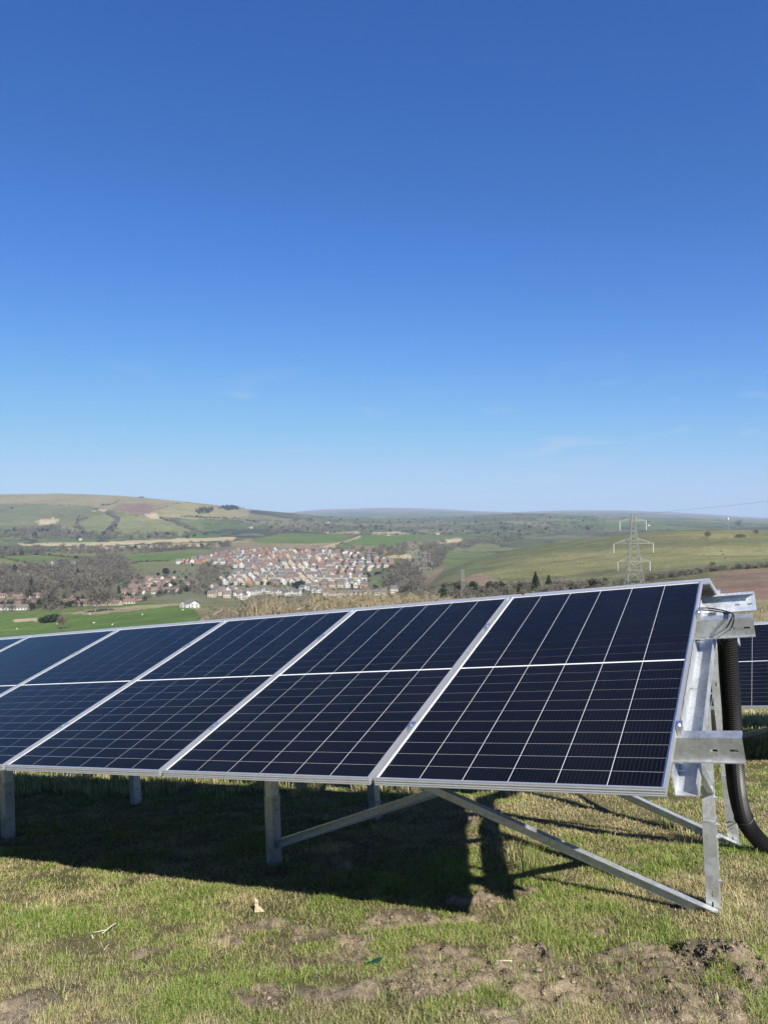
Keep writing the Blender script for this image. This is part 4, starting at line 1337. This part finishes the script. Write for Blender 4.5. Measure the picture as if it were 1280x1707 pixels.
def chimney_mesh(wall):
    mb = MB()
    mb.quadbox((0, 0, .2), (.45, 0, 0), (0, .35, 0), (0, 0, 1.1))
    mb.quadbox((0, 0, 1.36), (.52, 0, 0), (0, .42, 0), (0, 0, .055))
    mb.tube([(0, 0, 1.4), (0, 0, 1.75)], .16, 6)
    return mesh_from('chimney', mb.v, mb.f, M_WALL[wall])
WM, RM = {}, {}
CHM = chimney_mesh('red brick')
def house(px, row, shape, wall, roof, rot, label, group, chim=False, name='house', D=None):
    x, y, z = at_depth(px, D) if D else hit(px, row)
    if (shape, wall) not in WM: WM[shape, wall] = wall_mesh(shape, wall)
    if (shape, roof) not in RM: RM[shape, roof] = roof_mesh(shape, roof)
    o = bpy.data.objects.new(name, WM[shape, wall])
    COL.objects.link(o)
    o.location = (x, y, z)
    o.rotation_euler = (0, 0, rot)
    k_ = .72 if shape == 'bungalow' else .84
    o.scale = (k_, k_, k_+.1*rng.random())
    tag(o, label, 'bungalow' if shape == 'bungalow' else 'house', group)
    rf = part('roof', RM[shape, roof], o)
    if chim:
        w, d, h, r = SHAPES[shape]
        part('chimney', CHM, rf, ((w*.3, 0, h+r) if shape != 'gable' else (0, d*.3, h+r)))
    return o
NTH = ['zeroth', 'first', 'second', 'third', 'fourth', 'fifth', 'sixth', 'seventh', 'eighth', 'ninth', 'tenth', 'eleventh', 'twelfth', 'thirteenth', 'fourteenth', 'fifteenth', 'sixteenth', 'seventeenth', 'eighteenth', 'nineteenth', 'twentieth', '21st', '22nd', '23rd', '24th', '25th', '26th', '27th', '28th', '29th', '30th', '31st', '32nd', '33rd', '34th', '35th', '36th', '37th', '38th', '39th', '40th']
def estate_rows():
    rows = [(919.5,392,548),(923,372,575),(927,358,606),(931.5,345,628),(936,338,642),(941,352,652),(946.5,385,650),(952,408,612),(957.5,392,600),(963,384,605),(968.5,368,612),(974.5,372,606),(980,520,612)]
    n = 0
    for ri, (row, x0, x1) in enumerate(rows):
        zone = 'the back rows of the hillside estate' if row < 930 else 'the middle rows of the hillside estate' if row < 950 else 'the front rows of the hillside estate'
        px = x0+rng.uniform(0, 6)
        k = 0
        while px < x1:
            r = rng.random()
            white = row > 944
            if white:
                wall = 'white rendered' if r < .42 else 'cream rendered' if r < .72 else 'pink rendered' if r < .86 else 'orange brick'
            else:
                wall = 'red brick' if r < .22 else 'orange brick' if r < .52 else 'pink rendered' if r < .72 else 'cream rendered' if r < .86 else 'white rendered'
            roof = 'grey' if rng.random() < .55 else 'brown' if rng.random() < .8 else 'red'
            sh = 'gable' if rng.random() < .38 else 'wide' if rng.random() < .35 else 'house'
            rot = rng.normal()*.05-.05
            if px > 565 and row < 960: rot += .55
            k += 1
            lab = f'{wall} house, {roof} roof, {NTH[k]} from left, {NTH[ri+1]} row from back of estate'
            house(px, row+rng.uniform(-.4, .4), sh, wall, roof, rot, lab, 'houses in '+zone, rng.random() < .3)
            n += 1
            px += (13.5 if sh != 'wide' else 16)*(1.05 if row > 950 else .92)*rng.uniform(.84, 1.05)
    return n
nh = estate_rows()
for k, (px, row) in enumerate(((298,940),(304,939),(311,939.5),(318,940),(325,938.5),(331,940),(338,938),(345,936),(322,935.5),(335,934),(350,931))):
    r = rng.random()
    wall = 'orange brick' if r < .55 else 'white rendered'
    lab = f'{wall} house, {NTH[k+1]} of the small group at the left end of the estate'
    house(px, row, 'gable' if rng.random() < .6 else 'house', wall, 'brown', rng.normal()*.3+.5, lab, 'houses at the left end of the estate')
for ri, (row, x0, x1) in enumerate(((966,228,300),(970,222,332),(974.5,226,330),(979,222,300),(985,222,300),(990.5,204,262))):
    px = x0
    k = 0
    while px < x1:
        wall = 'cream rendered' if rng.random() < .5 else 'pink rendered' if rng.random() < .5 else 'white rendered'
        k += 1
        lab = f'{wall} bungalow, {NTH[k]} from left in {NTH[ri+1]} row of the cluster left of estate'
        house(px, row+rng.uniform(-1, 1), 'bungalow', wall, 'red', rng.normal()*.5, lab, 'bungalows left of the estate', rng.random() < .2, 'bungalow')
        px += rng.uniform(15, 23)
for ri, (row, x0, x1) in enumerate(((997,2,60),(1001,100,236),(1004.5,-6,62),(1006,92,238),(1009,4,60),(1009.5,120,212))):
    px = x0
    k = 0
    while px < x1:
        wall = 'cream rendered' if rng.random() < .4 else 'pink rendered' if rng.random() < .6 else 'white rendered'
        k += 1
        lab = f'{wall} bungalow, {NTH[k]} from left in {NTH[ri+1]} row behind the pasture, red roof'
        house(px, row+rng.uniform(-.7, .7), 'bungalow', wall, 'red', rng.normal()*.35, lab, 'bungalows behind the pasture', rng.random() < .2, 'bungalow')
        px += rng.uniform(21, 32)
for i, px in enumerate((4, 20, 36)):
    lab = f'low white bungalow facing the pasture at the left edge, {NTH[i+1]} from left'
    house(px, 1016.5, 'bungalow', 'white rendered', 'brown', .05, lab, 'white bungalows facing the pasture', False, 'bungalow')
for i in range(13):
    lab = f'pale terraced house, {NTH[i+1]} from left in the long terrace below the estate'
    house(547+i*7.6, 995.5-.15*i, 'terrace', 'white rendered' if i % 4 else 'cream rendered', 'grey' if i % 3 else 'brown', .02, lab, 'terrace below the estate', i % 2 == 0, 'terraced_house')
for i, px in enumerate(np.linspace(352, 412, 16)):
    row = rng.uniform(982, 1000)
    lab = f'pale house at the lower left corner of the estate, {NTH[i+1]} from left'
    house(px, row, 'gable' if i % 2 else 'house', 'white rendered' if i % 3 else 'cream rendered', 'brown', rng.normal()*.5, lab, 'pale houses at the lower left corner of the estate')
for i, px in enumerate(np.linspace(420, 540, 14)):
    row = rng.uniform(984, 993)
    lab = f'white house half hidden by brush below the estate, {NTH[i+1]} from left'
    house(px, row, 'house', 'white rendered', 'grey', rng.normal()*.3, lab, 'white houses half hidden by brush')
for px, row, sh, lab in ((311,1013,'gable','left of the two white gabled houses at the pasture edge'),(324,1013,'gable','right of the two white gabled houses at the pasture edge'),
        (87,944,'gable','tall white house at the left of the white group in the wood'),(95,944.5,'wide','wide white house in the middle of the white group in the wood'),(112,944,'wide','white house at the right of the white group in the wood'),
        (120,943,'house','smallest white house right of the white group in the wood'),(140,951,'wide','long low white building in the wood, lower left'),(152,950.5,'wide','long low white building in the wood, lower right'),
        (134,901,'house','lone white cottage at the foot of the left hill'),(547,872,'wide','white farmhouse on the middle hills left of the pylon line'),(730,871,'wide','white farmhouse on the middle hills above the green hill'),
        (418,881,'wide','grey-white farm buildings where the left hill meets the valley'),(729,891,'wide','long white farm building beyond the purple-grey wood'),(843,857,'house','left of two pale houses on the far hilltop'),(850,857,'house','right of two pale houses on the far hilltop'),
        (1080,877,'wide','white farmhouse beyond the crest of the green hill'),(665,984,'wide','white building with dark doorway right of the estate'),(655,988,'house','small white outbuilding beside the white building right of the estate')):
    ho = house(px, row, sh, 'white rendered', 'grey', rng.normal()*.3, lab, None)
    if row > 1005:
        ho.scale.z *= .68

# ------------------------------------------------------------------ sheep in the pasture
M_WOOL = plain('fleece', (0.5, 0.48, 0.43), .95, 0, .1, 8)
def sheep_mesh():
    mb = MB()
    def blob(c, r, seg=8):
        prof = [(-1, .02), (-.85, .55), (-.45, .92), (0, 1), (.5, .9), (.85, .55), (1, .02)]
        mb.tube([Vector(c)+Vector((p*r[0], 0, 0)) for p, _ in prof], [q*r[1] for _, q in prof], seg)
    blob((0, 0, .62), (.55, .30))
    mb.tube([(.45, 0, .74), (.62, 0, .86), (.74, 0, .84), (.84, 0, .74)], [.16, .13, .11, .06], 7)
    for sx in (-.32, .32):
        for sy in (-.13, .13):
            mb.tube([(sx, sy, .5), (sx+.02, sy, .25), (sx, sy, 0)], [.08, .05, .045], 6)
    for sy in (-1, 1):
        mb.quadbox((.68, sy*.13, .86), (.03, 0, 0), (0, .05, 0), (0, 0, .015))
    return mesh_from('sheep', mb.v, mb.f, M_WOOL, True)
SM = sheep_mesh()
for i, (px, row, lab) in enumerate(((155,1040,'sheep grazing below the paired bare trees, left of two'),(186,1043,'sheep grazing below the paired bare trees, right of two'),(236,1026,'lone sheep in the middle of the pasture'),
        (149,1025,'sheep beside the left of the paired bare trees'),(94,1041,'sheep near the low dark bush at the left of the pasture'),(303,1018,'sheep at the far right of the pasture'),(27,1050,'sheep at the lower left of the pasture'))):
    x, y, z = hit(px, row)
    o = bpy.data.objects.new('sheep', SM)
    COL.objects.link(o)
    o.location = (x, y, z); o.rotation_euler = (0, 0, i*1.3); o.scale = (1.0,)*3
    tag(o, lab, 'sheep', 'sheep in the pasture')

# ------------------------------------------------------------------ pylons, wires and mast
def pylon_parts():
    H = 46.0
    def half(z):
        return np.interp(z, [0, 17.5, 28.5, 42.4, 46], [5.6, 3.1, 2.2, 1.25, .7])
    out = []
    C4 = [(-1, -1), (1, -1), (1, 1), (-1, 1)]
    def P(c, z): return Vector((C4[c][0]*half(z), C4[c][1]*half(z), z))
    for c in range(4):
        mb = MB()
        zs = [-1, 17.5, 28.5, 42.4, 46]
        for a, b in zip(zs[:-1], zs[1:]):
            mb.bar(P(c, a), P(c, b), .30)
        out.append(('leg', mb, M_PYLON))
    lv = [0, 6.5, 12.5, 17.5, 21.3, 25, 28.5, 31.5, 34.4, 37.2, 39.9, 42.4, 44.4, 46]
    for s in range(4):
        mb = MB()
        a, b = s, (s+1) % 4
        for z0, z1 in zip(lv[:-1], lv[1:]):
            mb.bar(P(a, z0), P(b, z1), .115); mb.bar(P(b, z0), P(a, z1), .115)
            if z1 in (6.5, 12.5, 17.5, 28.5, 42.4, 46): mb.bar(P(a, z1), P(b, z1), .19)
        out.append(('lattice_side', mb, M_PYLON))
    ins = []
    for z, L, up in ((42.2, 7.8, 2.0), (28.4, 11.7, 3.4), (17.6, 9.5, 2.4)):
        for s in (-1, 1):
            mb = MB()
            tip = Vector((s*L, 0, z))
            hw, hu = half(z), half(z+up)
            for y in (-1, 1):
                q = Vector((s*hw, y*hw, z)); t = Vector((s*hu, y*hu, z+up))
                mb.bar(q, tip, .17); mb.bar(t, tip, .17)
                n = 4
                for i in range(n):
                    f0, f1 = i/n, (i+.5)/n
                    mb.bar(q.lerp(tip, f0), t.lerp(tip, f1), .10)
                    mb.bar(t.lerp(tip, f1), q.lerp(tip, (i+1)/n), .13)
            out.append(('cross_arm', mb, M_PYLON))
            mi = MB()
            path, rad = [], []
            for i in range(13):
                path.append(tip-Vector((0, 0, .15+i*.48))); rad.append(.28 if i % 2 else .20)
            mi.tube(path, rad, 8)
            out.append(('insulator', mi, M_INSUL))
            ins.append(tip-Vector((0, 0, 6.0)))
    return [(n, mesh_from(n, m.v, m.f, mt)) for n, m, mt in out], ins
PP, INS = pylon_parts()
TOWERS = [(1054, 275, 'large steel lattice pylon rising above the right end of the panels'), (707, 770, 'pylon beside the wood, nearest of the far three'),
          (693, 890, 'pylon in the middle of the far three'), (682, 1060, 'farthest and smallest of the pylons')]
tower_objs = []
SC = .587
for px, D, lab in TOWERS:
    x, y, z = at_depth(px, D)
    root = empty('electricity_pylon', (x, y, z))
    tag(root, lab, 'pylon', 'pylons crossing the valley')
    root.rotation_euler = (0, 0, -.10 if px == 1054 else .12)
    root.scale = (SC, SC, SC)
    for n, me in PP:
        part(n, me, root)
    tower_objs.append((Vector((x, y, z)), root.rotation_euler.z))
# slender lattice mast half hidden by the panel edge
x, y, z = at_depth(769, 330)
root = empty('lattice_mast', (x, y, z))
tag(root, 'slender lattice mast showing just above the panel edge', 'mast')
MH = z*-1+CZ-(949-horizon_row(769))/F*330
def mhalf(t): return .75-.35*t/MH
for c in range(4):
    mb = MB()
    sx, sy = ((-1, -1), (1, -1), (1, 1), (-1, 1))[c]
    mb.bar((sx*mhalf(0), sy*mhalf(0), -.5), (sx*mhalf(MH), sy*mhalf(MH), MH), .10)
    mb.build('leg', M_PYLON).parent = root
for c in range(4):
    mb = MB()
    a, b = ((-1, -1), (1, -1), (1, 1), (-1, 1))[c], ((-1, -1), (1, -1), (1, 1), (-1, 1))[(c+1) % 4]
    for k in range(10):
        t0, t1 = MH*k/10, MH*(k+1)/10
        mb.bar((a[0]*mhalf(t0), a[1]*mhalf(t0), t0), (b[0]*mhalf(t1), b[1]*mhalf(t1), t1), .06)
        mb.bar((b[0]*mhalf(t0), b[1]*mhalf(t0), t0), (a[0]*mhalf(t1), a[1]*mhalf(t1), t1), .06)
    mb.build('lattice_side', M_PYLON).parent = root
def tower_pt(i, p):
    b, r = tower_objs[i]
    p = p*SC
    return b+Vector((p.x*math.cos(r)-p.y*math.sin(r), p.x*math.sin(r)+p.y*math.cos(r), p.z))
near_base = Vector((150, 110, -12.5))
M_WIRE = plain('grey_conductor', (0.16, 0.16, 0.17), .5, .3, .05, 1)
LV = ['top left', 'top right', 'middle left', 'middle right', 'lower left', 'lower right']
def wire(a, b, sag, r, lab):
    mb = MB()
    mb.tube([a.lerp(b, t)-Vector((0, 0, sag*4*t*(1-t))) for t in np.linspace(0, 1, 25)], r, 4)
    tag(mb.build('power_line', M_WIRE), lab, 'power line', 'conductors between the pylons')
for k, p in enumerate(INS):
    q = near_base+Vector((p.x*.8, -p.x*.5, p.z))*SC
    wire(tower_pt(0, p), q, 3.0, .035, f'wire from the {LV[k]} arm of the large pylon towards the right edge')
    for i in range(3):
        nm = ['the large pylon', 'the nearest far pylon', 'the middle far pylon', 'the farthest pylon']
        wire(tower_pt(i, p), tower_pt(i+1, p), 5.0, .04, f'wire on the {LV[k]} arms between {nm[i]} and {nm[i+1]}')
wire(tower_pt(0, Vector((0, 0, 46))), near_base+Vector((0, 0, 27)), 1.0, .03, 'earth wire from the peak of the large pylon rising to the right edge')
x, y, z = at_depth(1212, 790)
root = empty('radio_mast', (x, y, z))
tag(root, 'slim radio mast with white head on the crest of the green hill', 'mast')
mb = MB(); mb.tube([(0, 0, -.5), (0, 0, 11)], [.32, .2], 8); mb.build('pole', M_PYLON).parent = root
mb = MB()
mb.tube([(0, 0, 10.4), (0, 0, 12.6)], [.85, .85], 8)
for a in range(3):
    mb.quadbox((1.0*math.cos(a*2.09), 1.0*math.sin(a*2.09), 11.6), (.18, 0, 0), (0, .18, 0), (0, 0, 1.2))
mb.build('antenna_head', M_INSUL).parent = root

# ------------------------------------------------------------------ haze
mb = MB()
mb.quadbox((0, 7300, 110), (9500, 0, 0), (0, 7500, 0), (0, 0, 330))
hz = mb.build('haze', None)
tag(hz, 'thin blue-grey haze over the valley and hills', 'haze', None, 'stuff')
m = bpy.data.materials.new('valley_haze')
m.use_nodes = True
n, l = m.node_tree.nodes, m.node_tree.links
n.clear()
o = n.new('ShaderNodeOutputMaterial')
v = n.new('ShaderNodeVolumePrincipled')
v.inputs['Color'].default_value = (0.62, 0.78, 1.0, 1)
v.inputs['Density'].default_value = 0.00008
v.inputs['Anisotropy'].default_value = 0.0
l.new(v.outputs[0], o.inputs['Volume'])
hz.data.materials.append(m)
